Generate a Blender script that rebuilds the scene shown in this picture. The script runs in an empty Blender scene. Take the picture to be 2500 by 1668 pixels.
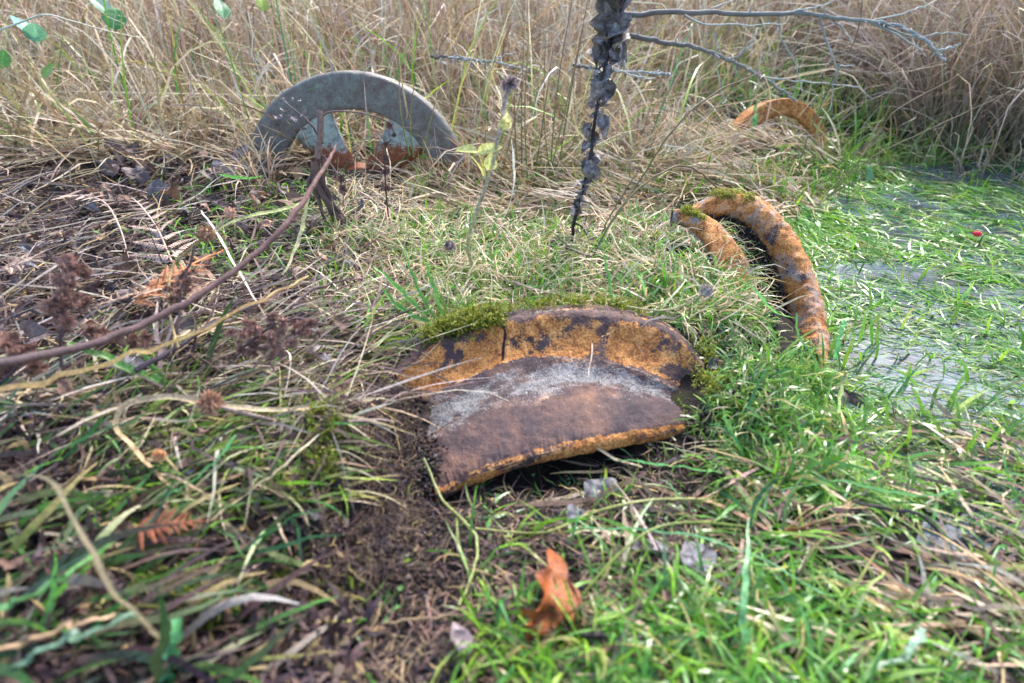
import bpy, math, random
import numpy as np
from mathutils import Vector, Matrix, Euler

rng = np.random.default_rng(7)
random.seed(7)
R = math.radians
scene = bpy.context.scene
col = scene.collection

# ------------------------------------------------------------------ camera, light, exposure
CAMH = 0.45
PITCH = R(-31)
LENS = 20.0
cam_d = bpy.data.cameras.new('camera')
cam = bpy.data.objects.new('camera', cam_d)
col.objects.link(cam)
cam.location = (0, 0, CAMH)
cam.rotation_euler = (R(90) + PITCH, 0, 0)
cam_d.lens = LENS
cam_d.sensor_width = 36
cam_d.clip_start = 0.02
cam_d.clip_end = 400
cam_d.dof.use_dof = True
cam_d.dof.focus_distance = 0.98
cam_d.dof.aperture_fstop = 3.6
scene.camera = cam

world = bpy.data.worlds.new('World')
scene.world = world
world.use_nodes = True
wn = world.node_tree
wn.nodes.clear()
wo = wn.nodes.new('ShaderNodeOutputWorld')
wb = wn.nodes.new('ShaderNodeBackground')
ws = wn.nodes.new('ShaderNodeTexSky')
ws.sky_type = 'NISHITA'
ws.sun_disc = False
SUN_EL, SUN_ROT = R(48), R(25)
ws.sun_elevation = SUN_EL
ws.sun_rotation = SUN_ROT
ws.air_density = 0.8
ws.dust_density = 2.5
ws.ozone_density = 1.0
wb.inputs['Strength'].default_value = 0.15
wn.links.new(ws.outputs[0], wb.inputs[0])
wn.links.new(wb.outputs[0], wo.inputs[0])

sun_d = bpy.data.lights.new('sun', 'SUN')
sun_d.energy = 1.4
sun_d.angle = R(13)
sun_d.color = (1.0, 0.97, 0.93)
sun = bpy.data.objects.new('sun', sun_d)
col.objects.link(sun)
sd = Vector((math.sin(SUN_ROT) * math.cos(SUN_EL), math.cos(SUN_ROT) * math.cos(SUN_EL), math.sin(SUN_EL)))
sun.rotation_euler = sd.to_track_quat('Z', 'Y').to_euler()
sun.location = (1, 2, 5)

scene.view_settings.view_transform = 'Standard'
scene.view_settings.look = 'None'
scene.view_settings.gamma = 1
scene.view_settings.use_curve_mapping = False
scene.view_settings.exposure = 2.0
scene.cycles.max_bounces = 8
scene.cycles.transparent_max_bounces = 8

# ------------------------------------------------------------------ numeric helpers
FP = LENS / 36 * 2500
cp, sp_ = math.cos(PITCH), math.sin(PITCH)
FWD = np.array([0, cp, sp_]); UPV = np.array([0, -sp_, cp]); RGT = np.array([1.0, 0, 0])

def vn(x, y, seed=0):
    """value noise, -1..1"""
    x = np.asarray(x, float); y = np.asarray(y, float)
    xi = np.floor(x); yi = np.floor(y)
    fx = x - xi; fy = y - yi
    fx = fx * fx * (3 - 2 * fx); fy = fy * fy * (3 - 2 * fy)
    def h(a, b):
        v = np.sin(a * 127.1 + b * 311.7 + seed * 74.7) * 43758.5453
        return (v - np.floor(v)) * 2 - 1
    return (h(xi, yi) * (1 - fx) + h(xi + 1, yi) * fx) * (1 - fy) + (h(xi, yi + 1) * (1 - fx) + h(xi + 1, yi + 1) * fx) * fy

def sstep(a, b, x):
    t = np.clip((x - a) / (b - a), 0, 1)
    return t * t * (3 - 2 * t)

def gauss(x, y, cx, cy, sx, sy):
    return np.exp(-((x - cx) / sx) ** 2 - ((y - cy) / sy) ** 2)

def hgt(x, y):
    x = np.asarray(x, float); y = np.asarray(y, float)
    xb = np.clip(0.40 + 0.42 * (y - 0.62), 0.34, 4.0)
    land = 1 - sstep(xb - 0.10, xb + 0.10, x)
    pl = sstep(0.56, 0.66, y) * sstep(-0.30, -0.16, x) * (1 - sstep(0.24, 0.40, x)) * (1 - sstep(1.0, 1.3, y))
    back = sstep(1.7, 4.6, y) * 0.34 + sstep(4.6, 12, y) * 1.5
    left = sstep(-0.10, -0.36, x)
    z = land * (0.022 + 0.030 * pl + 0.025 * sstep(0.8, 1.5, y) + 0.050 * left)
    z += 0.048 * gauss(x, y, -0.178, 0.45, 0.052, 0.075) + 0.014 * gauss(x, y, -0.170, 0.44, 0.06, 0.11) * (vn(x * 60, y * 60, 8) + .5 * vn(x * 130, y * 130, 9))
    z += 0.030 * gauss(x, y, 0.27, 0.55, 0.06, 0.06)
    z -= 0.038 * gauss(x, y, 0.06, 0.475, 0.13, 0.055) + 0.018 * gauss(x, y, -0.075, 0.425, 0.035, 0.04) + 0.008 * gauss(x, y, 0.05, 0.40, 0.14, 0.06)
    z += 0.050 * gauss(x, y, 0.275, 0.88, 0.13, 0.17) * (1 - sstep(.40, .47, x - (y - .75) * .1))
    z -= 0.085 * gauss(x, y, 0.322, 0.965, 0.030, 0.030)
    z -= 0.05 * gauss(x, y, -0.33, 1.52, 0.12, 0.10)
    z += 0.070 * gauss(x, y, 0.86, 1.74, 0.26, 0.11)
    z += 0.014 * gauss(x, y, 0.36, 0.42, 0.10, 0.07)
    z += back * (1 - 0.45 * sstep(0.9, 1.8, x) * (1 - sstep(2.5, 4, y)))
    wet = 1 - land
    z += wet * (-0.010 + 0.010 * vn(x * 4, y * 4, 3) + 0.005 * vn(x * 11, y * 11, 5)) * (1 - sstep(1.9, 2.3, y))
    z += wet * 0.03 * sstep(1.9, 2.3, y)
    z += (0.004 + 0.006 * land) * vn(x * 9, y * 9, 1) + 0.0035 * land * vn(x * 31, y * 31, 2)
    return z

def ray(px, py):
    px = np.asarray(px, float); py = np.asarray(py, float)
    rx = (px - 1250) / FP; ry = (834 - py) / FP
    return FWD + rx[..., None] * RGT + ry[..., None] * UPV

def at_y(px, py, Y):
    d = ray(px, py)
    t = np.asarray(Y, float) / d[..., 1]
    return d * t[..., None] + np.array([0, 0, CAMH])

def at_z(px, py, Z):
    d = ray(px, py)
    t = (np.asarray(Z, float) - CAMH) / d[..., 2]
    return d * t[..., None] + np.array([0, 0, CAMH])

def gnd(px, py, lift=0.0):
    """points where the view ray of the measured photo pixel meets the terrain raised by lift"""
    d = ray(px, py)
    t = np.full(d.shape[:-1], 0.16)
    done = np.zeros(d.shape[:-1], bool)
    out = t.copy()
    step = 1.012
    for i in range(400):
        p = d * t[..., None]
        below = (p[..., 2] + CAMH) <= hgt(p[..., 0], p[..., 1]) + lift
        new = below & ~done
        out = np.where(new, t, out)
        done |= below
        if done.all():
            break
        t = np.where(done, t, t * step)
    out = np.where(done, out, t)
    return d * out[..., None] + np.array([0, 0, CAMH])

def gy(px, py):
    return float(gnd(px, py)[1])

# ------------------------------------------------------------------ object helpers
def mesh_obj(name, V, F, mats, parent=None, colr=None, smooth=True, uv=None):
    me = bpy.data.meshes.new(name)
    V = np.ascontiguousarray(V, dtype=np.float32).reshape(-1, 3)
    if isinstance(F, np.ndarray):
        k = F.shape[1]
        me.vertices.add(len(V)); me.vertices.foreach_set('co', V.ravel())
        me.loops.add(F.size); me.loops.foreach_set('vertex_index', F.astype(np.int32).ravel())
        me.polygons.add(len(F))
        me.polygons.foreach_set('loop_start', np.arange(0, F.size, k, dtype=np.int32))
        me.update(calc_edges=True)
    else:
        me.from_pydata(V.tolist(), [], [list(f) for f in F])
        me.update()
    if smooth:
        me.polygons.foreach_set('use_smooth', np.ones(len(me.polygons), bool))
    if colr is not None:
        ca = me.color_attributes.new('Col', 'FLOAT_COLOR', 'POINT')
        c = np.ones((len(V), 4), np.float32); c[:, :3] = colr
        ca.data.foreach_set('color', c.ravel())
    for m in (mats if isinstance(mats, (list, tuple)) else [mats]):
        me.materials.append(m)
    me.validate()
    o = bpy.data.objects.new(name, me)
    col.objects.link(o)
    if parent is not None:
        o.parent = parent
    return o

def tag(o, label=None, cat=None, group=None, kind=None):
    if label: o['label'] = label
    if cat: o['category'] = cat
    if group: o['group'] = group
    if kind: o['kind'] = kind
    return o

def empty(name, loc=(0, 0, 0)):
    o = bpy.data.objects.new(name, None)
    o.empty_display_size = 0.02
    o.location = loc
    col.objects.link(o)
    return o

def copy_tree(o, parent=None):
    c = o.copy(); col.objects.link(c)
    if parent is not None:
        c.parent = parent
    for ch in list(o.children):
        copy_tree(ch, c)
    return c

# ------------------------------------------------------------------ materials
def nodes_of(name):
    m = bpy.data.materials.new(name); m.use_nodes = True
    nt = m.node_tree; nt.nodes.clear()
    return m, nt, nt.nodes, nt.links

def nd(N, t, **kw):
    n = N.new(t)
    for k, v in kw.items():
        if k in ('noise_dimensions', 'data_type', 'blend_type', 'operation', 'attribute_name', 'interpolation', 'feature', 'distance', 'clamp_factor'):
            setattr(n, k, v)
        else:
            n.inputs[k].default_value = v
    return n

def attr_mat(name, rough=0.5, trans=0.3, spec=0.4, bump=0.15, nscale=300.0, var=0.35):
    m, nt, N, L = nodes_of(name)
    out = N.new('ShaderNodeOutputMaterial')
    a = N.new('ShaderNodeAttribute'); a.attribute_name = 'Col'
    oi = N.new('ShaderNodeObjectInfo')
    no = N.new('ShaderNodeTexNoise'); no.inputs['Scale'].default_value = nscale; no.inputs['Detail'].default_value = 4
    geo = N.new('ShaderNodeNewGeometry')
    L.new(geo.outputs['Position'], no.inputs['Vector'])
    mr = N.new('ShaderNodeMapRange'); mr.inputs['From Min'].default_value = 0.3; mr.inputs['From Max'].default_value = 0.7
    mr.inputs['To Min'].default_value = 1 - var; mr.inputs['To Max'].default_value = 1 + var
    L.new(no.outputs[0], mr.inputs['Value'])
    mr2 = N.new('ShaderNodeMapRange'); mr2.inputs['To Min'].default_value = 0.8; mr2.inputs['To Max'].default_value = 1.25
    L.new(oi.outputs['Random'], mr2.inputs['Value'])
    mu = N.new('ShaderNodeMath'); mu.operation = 'MULTIPLY'
    L.new(mr.outputs[0], mu.inputs[0]); L.new(mr2.outputs[0], mu.inputs[1])
    vm = N.new('ShaderNodeVectorMath'); vm.operation = 'SCALE'
    L.new(a.outputs['Color'], vm.inputs[0]); L.new(mu.outputs[0], vm.inputs['Scale'])
    b = N.new('ShaderNodeBsdfPrincipled')
    b.inputs['Roughness'].default_value = rough
    b.inputs['Specular IOR Level'].default_value = spec
    L.new(vm.outputs[0], b.inputs['Base Color'])
    if bump:
        bp = N.new('ShaderNodeBump'); bp.inputs['Strength'].default_value = bump; bp.inputs['Distance'].default_value = 0.001
        L.new(no.outputs[0], bp.inputs['Height']); L.new(bp.outputs[0], b.inputs['Normal'])
    if trans > 0:
        t = N.new('ShaderNodeBsdfTranslucent'); L.new(vm.outputs[0], t.inputs['Color'])
        mx = N.new('ShaderNodeMixShader'); mx.inputs[0].default_value = trans
        L.new(b.outputs[0], mx.inputs[1]); L.new(t.outputs[0], mx.inputs[2]); L.new(mx.outputs[0], out.inputs[0])
    else:
        L.new(b.outputs[0], out.inputs[0])
    return m

M_GREEN = attr_mat('fresh_grass', rough=0.30, trans=0.38, spec=0.6)
M_DRY = attr_mat('dry_grass', rough=0.65, trans=0.22, spec=0.3)
M_STEM = attr_mat('woody_stem', rough=0.7, trans=0.0, spec=0.3, bump=0.5, nscale=420)
M_LEAF = attr_mat('dead_leaf', rough=0.55, trans=0.12, spec=0.4, bump=0.6, nscale=260, var=0.45)
M_MOSS = attr_mat('moss', rough=0.7, trans=0.35, spec=0.2, nscale=500)
M_CRUMB = attr_mat('soil_crumbs', rough=0.8, trans=0.0, spec=0.35, bump=0.8, nscale=900, var=0.5)

def ramp(N, stops, interp='LINEAR'):
    r = N.new('ShaderNodeValToRGB'); cr = r.color_ramp; cr.interpolation = interp
    while len(cr.elements) < len(stops): cr.elements.new(0.5)
    for e, (p, c) in zip(cr.elements, stops):
        e.position = p; e.color = (c[0], c[1], c[2], 1)
    return r

def soil_mat():
    m, nt, N, L = nodes_of('soil')
    out = N.new('ShaderNodeOutputMaterial'); b = N.new('ShaderNodeBsdfPrincipled')
    geo = N.new('ShaderNodeNewGeometry')
    n1 = N.new('ShaderNodeTexNoise'); n1.inputs['Scale'].default_value = 28; n1.inputs['Detail'].default_value = 9; n1.inputs['Roughness'].default_value = 0.7
    n2 = N.new('ShaderNodeTexNoise'); n2.inputs['Scale'].default_value = 260; n2.inputs['Detail'].default_value = 5
    L.new(geo.outputs['Position'], n1.inputs['Vector']); L.new(geo.outputs['Position'], n2.inputs['Vector'])
    r = ramp(N, [(0.36, (0.008, 0.007, 0.007)), (0.48, (0.016, 0.012, 0.010)), (0.56, (0.034, 0.025, 0.018)), (0.66, (0.020, 0.028, 0.010))])
    L.new(n1.outputs[0], r.inputs[0]); L.new(r.outputs[0], b.inputs['Base Color'])
    b.inputs['Roughness'].default_value = 0.85; b.inputs['Specular IOR Level'].default_value = 0.2
    bp = N.new('ShaderNodeBump'); bp.inputs['Strength'].default_value = 0.9; bp.inputs['Distance'].default_value = 0.004
    ad = N.new('ShaderNodeMath'); ad.operation = 'ADD'
    L.new(n1.outputs[0], ad.inputs[0]); L.new(n2.outputs[0], ad.inputs[1]); L.new(ad.outputs[0], bp.inputs['Height'])
    L.new(bp.outputs[0], b.inputs['Normal']); L.new(b.outputs[0], out.inputs[0])
    return m
M_SOIL = soil_mat()

def water_mat():
    m, nt, N, L = nodes_of('water')
    out = N.new('ShaderNodeOutputMaterial'); b = N.new('ShaderNodeBsdfPrincipled')
    geo = N.new('ShaderNodeNewGeometry')
    mp = N.new('ShaderNodeMapping'); mp.inputs['Scale'].default_value = (35, 55, 30); mp.inputs['Rotation'].default_value = (0, 0, R(15))
    L.new(geo.outputs['Position'], mp.inputs['Vector'])
    n1 = N.new('ShaderNodeTexNoise'); n1.inputs['Scale'].default_value = 1.0; n1.inputs['Detail'].default_value = 4; n1.inputs['Distortion'].default_value = 0.8
    L.new(mp.outputs[0], n1.inputs['Vector'])
    n2 = N.new('ShaderNodeTexNoise'); n2.inputs['Scale'].default_value = 9; n2.inputs['Detail'].default_value = 3
    L.new(geo.outputs['Position'], n2.inputs['Vector'])
    r = ramp(N, [(0.38, (0.022, 0.032, 0.040)), (0.62, (0.085, 0.118, 0.15))])
    L.new(n2.outputs[0], r.inputs[0]); L.new(r.outputs[0], b.inputs['Base Color'])
    b.inputs['Roughness'].default_value = 0.10
    b.inputs['IOR'].default_value = 1.33
    b.inputs['Specular IOR Level'].default_value = 1.0
    bp = N.new('ShaderNodeBump'); bp.inputs['Strength'].default_value = 0.28; bp.inputs['Distance'].default_value = 0.003
    L.new(n1.outputs[0], bp.inputs['Height']); L.new(bp.outputs[0], b.inputs['Normal'])
    L.new(b.outputs[0], out.inputs[0])
    return m
M_WATER = water_mat()

def rust_mat(name, orange=0.5, paint=None, redder=False, attr=True):
    """scaly rusted iron; vertex colour Col: R = orange scale, G = grey grit, B = dark patina"""
    m, nt, N, L = nodes_of(name)
    out = N.new('ShaderNodeOutputMaterial'); b = N.new('ShaderNodeBsdfPrincipled')
    geo = N.new('ShaderNodeNewGeometry')
    def noise(s, d=6, ro=0.6, dist=0.0):
        n = N.new('ShaderNodeTexNoise'); n.inputs['Scale'].default_value = s; n.inputs['Detail'].default_value = d
        n.inputs['Roughness'].default_value = ro; n.inputs['Distortion'].default_value = dist
        L.new(geo.outputs['Position'], n.inputs['Vector']); return n
    big = noise(16, 7, 0.62, 0.4); mid = noise(70, 8, 0.7); fine = noise(420, 4, 0.7); spk = noise(900, 2, 0.5)
    if redder:
        ro = ramp(N, [(0.32, (0.05, 0.02, 0.014)), (0.47, (0.20, 0.055, 0.020)), (0.6, (0.38, 0.12, 0.035)), (0.78, (0.5, 0.2, 0.06))])
    else:
        ro = ramp(N, [(0.36, (0.06, 0.024, 0.016)), (0.45, (0.27, 0.095, 0.026)), (0.52, (0.54, 0.215, 0.05)), (0.62, (0.70, 0.40, 0.16))])
    rd = ramp(N, [(0.36, (0.020, 0.015, 0.020)), (0.47, (0.065, 0.040, 0.042)), (0.55, (0.145, 0.078, 0.058)), (0.66, (0.30, 0.15, 0.085))])
    rg = ramp(N, [(0.38, (0.045, 0.038, 0.038)), (0.48, (0.19, 0.175, 0.17)), (0.62, (0.40, 0.385, 0.375))])
    mixn = N.new('ShaderNodeMath'); mixn.operation = 'MULTIPLY_ADD'; mixn.inputs[1].default_value = 0.5
    L.new(mid.outputs[0], mixn.inputs[0])
    h2 = N.new('ShaderNodeMath'); h2.operation = 'MULTIPLY'; h2.inputs[1].default_value = 0.5
    L.new(fine.outputs[0], h2.inputs[0]); L.new(h2.outputs[0], mixn.inputs[2])
    L.new(mixn.outputs[0], ro.inputs[0])
    q1 = N.new('ShaderNodeMath'); q1.operation = 'MULTIPLY'; q1.inputs[1].default_value = 0.5
    q2 = N.new('ShaderNodeMath'); q2.operation = 'MULTIPLY_ADD'; q2.inputs[1].default_value = 0.5
    L.new(mixn.outputs[0], q1.inputs[0]); L.new(big.outputs[0], q2.inputs[0]); L.new(q1.outputs[0], q2.inputs[2]); L.new(q2.outputs[0], rd.inputs[0])
    sp2 = N.new('ShaderNodeMath'); sp2.operation = 'MULTIPLY_ADD'; sp2.inputs[1].default_value = 0.6
    h3 = N.new('ShaderNodeMath'); h3.operation = 'MULTIPLY'; h3.inputs[1].default_value = 0.4
    L.new(mid.outputs[0], h3.inputs[0]); L.new(spk.outputs[0], sp2.inputs[0]); L.new(h3.outputs[0], sp2.inputs[2])
    L.new(sp2.outputs[0], rg.inputs[0])
    def mix(fac, a_, b_):
        x = N.new('ShaderNodeMix'); x.data_type = 'RGBA'
        if isinstance(fac, float): x.inputs[0].default_value = fac
        else: L.new(fac, x.inputs[0])
        L.new(a_, x.inputs[6])
        if isinstance(b_, tuple): x.inputs[7].default_value = (*b_, 1)
        else: L.new(b_, x.inputs[7])
        return x.outputs[2]
    def thr(src, w, lo=0.42, hi=0.58):
        """mask = smooth(noise + w - 0.5)"""
        ad = N.new('ShaderNodeMath'); ad.operation = 'ADD'; L.new(src, ad.inputs[0])
        if isinstance(w, float): ad.inputs[1].default_value = w - 0.5
        else:
            sb = N.new('ShaderNodeMath'); sb.operation = 'SUBTRACT'; sb.inputs[1].default_value = 0.5
            L.new(w, sb.inputs[0]); L.new(sb.outputs[0], ad.inputs[1])
        mr = N.new('ShaderNodeMapRange'); mr.interpolation_type = 'SMOOTHSTEP'
        mr.inputs['From Min'].default_value = lo; mr.inputs['From Max'].default_value = hi
        L.new(ad.outputs[0], mr.inputs['Value']); return mr.outputs[0]
    bm_ = N.new('ShaderNodeMath'); bm_.operation = 'MULTIPLY_ADD'; bm_.inputs[1].default_value = 0.20
    L.new(big.outputs[0], bm_.inputs[0])
    h4 = N.new('ShaderNodeMath'); h4.operation = 'MULTIPLY'; h4.inputs[1].default_value = 0.80
    L.new(mixn.outputs[0], h4.inputs[0]); L.new(h4.outputs[0], bm_.inputs[2])
    if attr:
        a = N.new('ShaderNodeAttribute'); a.attribute_name = 'Col'
        s = N.new('ShaderNodeSeparateColor'); L.new(a.outputs['Color'], s.inputs[0])
        c = mix(thr(bm_.outputs[0], s.outputs[0], 0.46, 0.52), rd.outputs[0], ro.outputs[0])
        c = mix(thr(sp2.outputs[0], s.outputs[1], 0.46, 0.53), c, rg.outputs[0])
    else:
        c = mix(thr(bm_.outputs[0], orange, 0.44, 0.54), rd.outputs[0], ro.outputs[0])
    if paint is not None:
        # old paint survives on the upper part of the casting, scale has lifted it lower down
        lo, hi, pa, pb, pc = paint
        sx = N.new('ShaderNodeSeparateXYZ'); L.new(geo.outputs['Position'], sx.inputs[0])
        mr = N.new('ShaderNodeMapRange'); mr.inputs['From Min'].default_value = lo; mr.inputs['From Max'].default_value = hi
        mr.inputs['To Min'].default_value = 0.15; mr.inputs['To Max'].default_value = 0.95
        L.new(sx.outputs[2], mr.inputs['Value'])
        pr = ramp(N, [(0.42, pa), (0.5, pb), (0.6, pc)])
        L.new(bm_.outputs[0], pr.inputs[0])
        c = mix(thr(bm_.outputs[0], mr.outputs[0], 0.46, 0.52), c, pr.outputs[0])
    L.new(c, b.inputs['Base Color'])
    b.inputs['Roughness'].default_value = 0.72 if paint is None else 0.5
    b.inputs['Specular IOR Level'].default_value = 0.35
    bp = N.new('ShaderNodeBump'); bp.inputs['Strength'].default_value = 1.0 if paint is None else 0.5; bp.inputs['Distance'].default_value = 0.0035
    L.new(mixn.outputs[0], bp.inputs['Height']); L.new(bp.outputs[0], b.inputs['Normal'])
    L.new(b.outputs[0], out.inputs[0])
    return m

M_RUST = rust_mat('scaly_rust')
M_RUST_R = rust_mat('light_rust')
M_BLUE = rust_mat('grey_painted_iron', orange=0.62, redder=True, attr=False,
                  paint=(0.04, 0.20, (0.12, 0.075, 0.060), (0.140, 0.132, 0.115), (0.22, 0.24, 0.195)))
M_SPOKE = rust_mat('lichened_iron', orange=0.75, redder=True, attr=False,
                   paint=(0.07, 0.25, (0.12, 0.10, 0.08), (0.28, 0.32, 0.28), (0.40, 0.46, 0.40)))
M_ORANGE = rust_mat('orange_rust', orange=0.80, attr=False)

# ------------------------------------------------------------------ geometry generators
def pal(n, choices, jit=0.18):
    cols = np.array([c for c, w in choices]); w = np.array([w for c, w in choices], float); w /= w.sum()
    k = rng.choice(len(cols), n, p=w)
    c = cols[k] * np.exp(rng.normal(0, jit, (n, 1)))
    c *= np.exp(rng.normal(0, jit * 0.35, (n, 3)))
    return np.clip(c, 0.003, 0.85)

def U(a, b, n):
    return rng.uniform(a, b, n)

def blades(P, L, W, az, el, bend=0.5, curl=0.0, kink=0.05, seg=4, cb=None, ct=None, floor=0.001, tip=0.1, twist=0.6, bendpow=1.0, clamp=True):
    """returns V (n*(seg+1)*2), F quads, C"""
    N_ = len(P)
    P = P.copy()
    def arr(v): return np.broadcast_to(np.asarray(v, float), (N_,)).copy()
    L, W, az, el, bend, curl, kink = map(arr, (L, W, az, el, bend, curl, kink))
    kink = kink * rng.choice([.6, 1.0, 1.0, 2.6], N_)
    tw = rng.normal(0, twist, N_)
    pos = [P]; dirs = []
    e = el.copy(); a = az.copy()
    for k in range(seg):
        d = np.stack([np.cos(e) * np.cos(a), np.cos(e) * np.sin(a), np.sin(e)], 1)
        nx = pos[-1] + d * (L / seg)[:, None]
        if clamp:
            nx[:, 2] = np.maximum(nx[:, 2], hgt(nx[:, 0], nx[:, 1]) + floor)
        pos.append(nx); dirs.append((a.copy(), e.copy()))
        e = e - bend / seg * (0.4 + 1.2 * (k + 1) / seg) + rng.normal(0, 1, N_) * kink
        a = a + curl / seg + rng.normal(0, 1, N_) * kink
    dirs.append(dirs[-1])
    V = np.zeros((N_, seg + 1, 2, 3)); C = np.zeros((N_, seg + 1, 2, 3))
    for k in range(seg + 1):
        a, e = dirs[k]
        s0 = np.stack([-np.sin(a), np.cos(a), np.zeros(N_)], 1)
        n0 = np.stack([-np.sin(e) * np.cos(a), -np.sin(e) * np.sin(a), np.cos(e)], 1)
        tt = tw * (0.5 + k / seg)
        s = s0 * np.cos(tt)[:, None] + n0 * np.sin(tt)[:, None]
        f = k / seg
        w = W * (0.75 + 0.6 * f if f < 0.4 else 1.0 - (1 - tip) * ((f - 0.4) / 0.6) ** 1.6) * 0.5
        V[:, k, 0] = pos[k] - s * w[:, None]; V[:, k, 1] = pos[k] + s * w[:, None]
        if cb is not None:
            c = cb * (1 - f) + ct * f
            C[:, k, 0] = c; C[:, k, 1] = c
    base = (np.arange(N_) * (seg + 1) * 2)[:, None, None]
    kk = (np.arange(seg) * 2)[None, :, None]
    F = base + kk + np.array([0, 1, 3, 2])[None, None, :]
    return V.reshape(-1, 3), F.reshape(-1, 4), C.reshape(-1, 3)

class Bag:
    def __init__(s): s.V = []; s.F = []; s.C = []; s.n = 0
    def add(s, V, F, C):
        s.V.append(V); s.F.append(F + s.n); s.C.append(C); s.n += len(V)
    def blades(s, P, L, W, az, el, bend=0.5, curl=0.0, kink=0.05, seg=4, cb=None, ct=None, keep=0.62, ws=2.1, ls=1.3, **k):
        n = len(P); m = rng.random(n) < keep
        br = rng.random(n) < .13; ct = np.where(br[:, None], np.array([.42, .31, .13]), ct); br = rng.random(n) < .1; cb = np.where(br[:, None], cb * .5 + np.array([.10, .07, .04]), cb)
        g = lambda v: np.broadcast_to(np.asarray(v, float), (n,))[m]
        s.add(*blades(P[m], g(L) * ls, g(W) * ws, g(az), g(el), g(bend), g(curl), g(kink), seg, cb[m], ct[m], **k))
    def build(s, name, mat, parent=None):
        return mesh_obj(name, np.concatenate(s.V), np.concatenate(s.F), mat, parent, np.concatenate(s.C))

def catmull(P, n):
    P = np.asarray(P, float); m = len(P)
    Q = np.concatenate([[2 * P[0] - P[1]], P, [2 * P[-1] - P[-2]]])
    t = np.linspace(0, m - 1, n); i = np.minimum(t.astype(int), m - 2); f = (t - i)
    f = f.reshape((-1,) + (1,) * (P.ndim - 1))
    p0, p1, p2, p3 = Q[i], Q[i + 1], Q[i + 2], Q[i + 3]
    return 0.5 * ((2 * p1) + (-p0 + p2) * f + (2 * p0 - 5 * p1 + 4 * p2 - p3) * f ** 2 + (-p0 + 3 * p1 - 3 * p2 + p3) * f ** 3)

def tube(pts, rad, n=24, sides=7, flat=1.0, wob=0.0):
    """tapered tube along smoothed points; quads only"""
    c = catmull(pts, n)
    if wob: c = c + np.stack([vn(np.arange(n) * 0.6, np.full(n, k * 7.0 + c[0, 0] * 91), 9) for k in range(3)], 1) * wob
    r = catmull(np.asarray(rad, float)[:, None], n)[:, 0] if np.ndim(rad) else np.full(n, rad)
    T = np.gradient(c, axis=0); T /= np.linalg.norm(T, axis=1)[:, None] + 1e-9
    up = np.array([0.13, 0.31, 0.94])
    if abs(T[:, 2]).mean() > 0.8: up = np.array([0.3, -0.95, 0.1])
    A = np.cross(T, up); A /= np.linalg.norm(A, axis=1)[:, None] + 1e-9
    B = np.cross(A, T)
    th = np.linspace(0, 2 * np.pi, sides, endpoint=False)
    V = c[:, None, :] + r[:, None, None] * (A[:, None, :] * np.cos(th)[None, :, None] + B[:, None, :] * np.sin(th)[None, :, None] * flat)
    i = np.arange(n - 1)[:, None] * sides; j = np.arange(sides)[None, :]; j2 = (j + 1) % sides
    F = np.stack([i + j, i + j2, i + sides + j2, i + sides + j], -1).reshape(-1, 4)
    return V.reshape(-1, 3), F

def ribbon(pts, wid, n=24, tilt=0.0, fold=0.25):
    """creased blade: three vertices across"""
    c = catmull(pts, n); w = catmull(np.asarray(wid, float)[:, None], n)[:, 0]
    k_ = np.arange(n) * .33 + c[0, 0] * 57 + c[0, 1] * 31
    w = w * (1 + .18 * vn(k_ * 1.7, 0 * k_, 71)); c = c + np.stack([vn(k_, 0 * k_, 72), vn(k_, 0 * k_ + 5, 73), .6 * vn(k_, 0 * k_ + 9, 74)], 1) * w.mean() * .35
    T = np.gradient(c, axis=0); T /= np.linalg.norm(T, axis=1)[:, None] + 1e-9
    view = c - np.array([0, 0, CAMH + 0.6]); view /= np.linalg.norm(view, axis=1)[:, None]
    A = np.cross(T, np.array([0, 0, 1.0])); A /= np.linalg.norm(A, axis=1)[:, None] + 1e-9
    B = np.cross(A, T)
    tl = tilt + 0.25 * np.sin(np.linspace(0, 4, n))
    S = A * np.cos(tl)[:, None] + B * np.sin(tl)[:, None]; Nn = np.cross(T, S)
    V = np.stack([c - S * w[:, None] / 2, c + Nn * (w * fold)[:, None], c + S * w[:, None] / 2], 1)
    i = np.arange(n - 1)[:, None] * 3; j = np.arange(2)[None, :]
    F = np.stack([i + j, i + j + 1, i + 3 + j + 1, i + 3 + j], -1).reshape(-1, 4)
    return V.reshape(-1, 3), F

def gradc(V, c0, c1, n, k):
    f = np.repeat(np.linspace(0, 1, n), k)[:, None]
    c = np.array(c0) * (1 - f) + np.array(c1) * f
    return c * np.exp(0.22 * vn(V[:, 0] * 90 + V[:, 2] * 70, V[:, 1] * 90, 4))[:, None]

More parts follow.
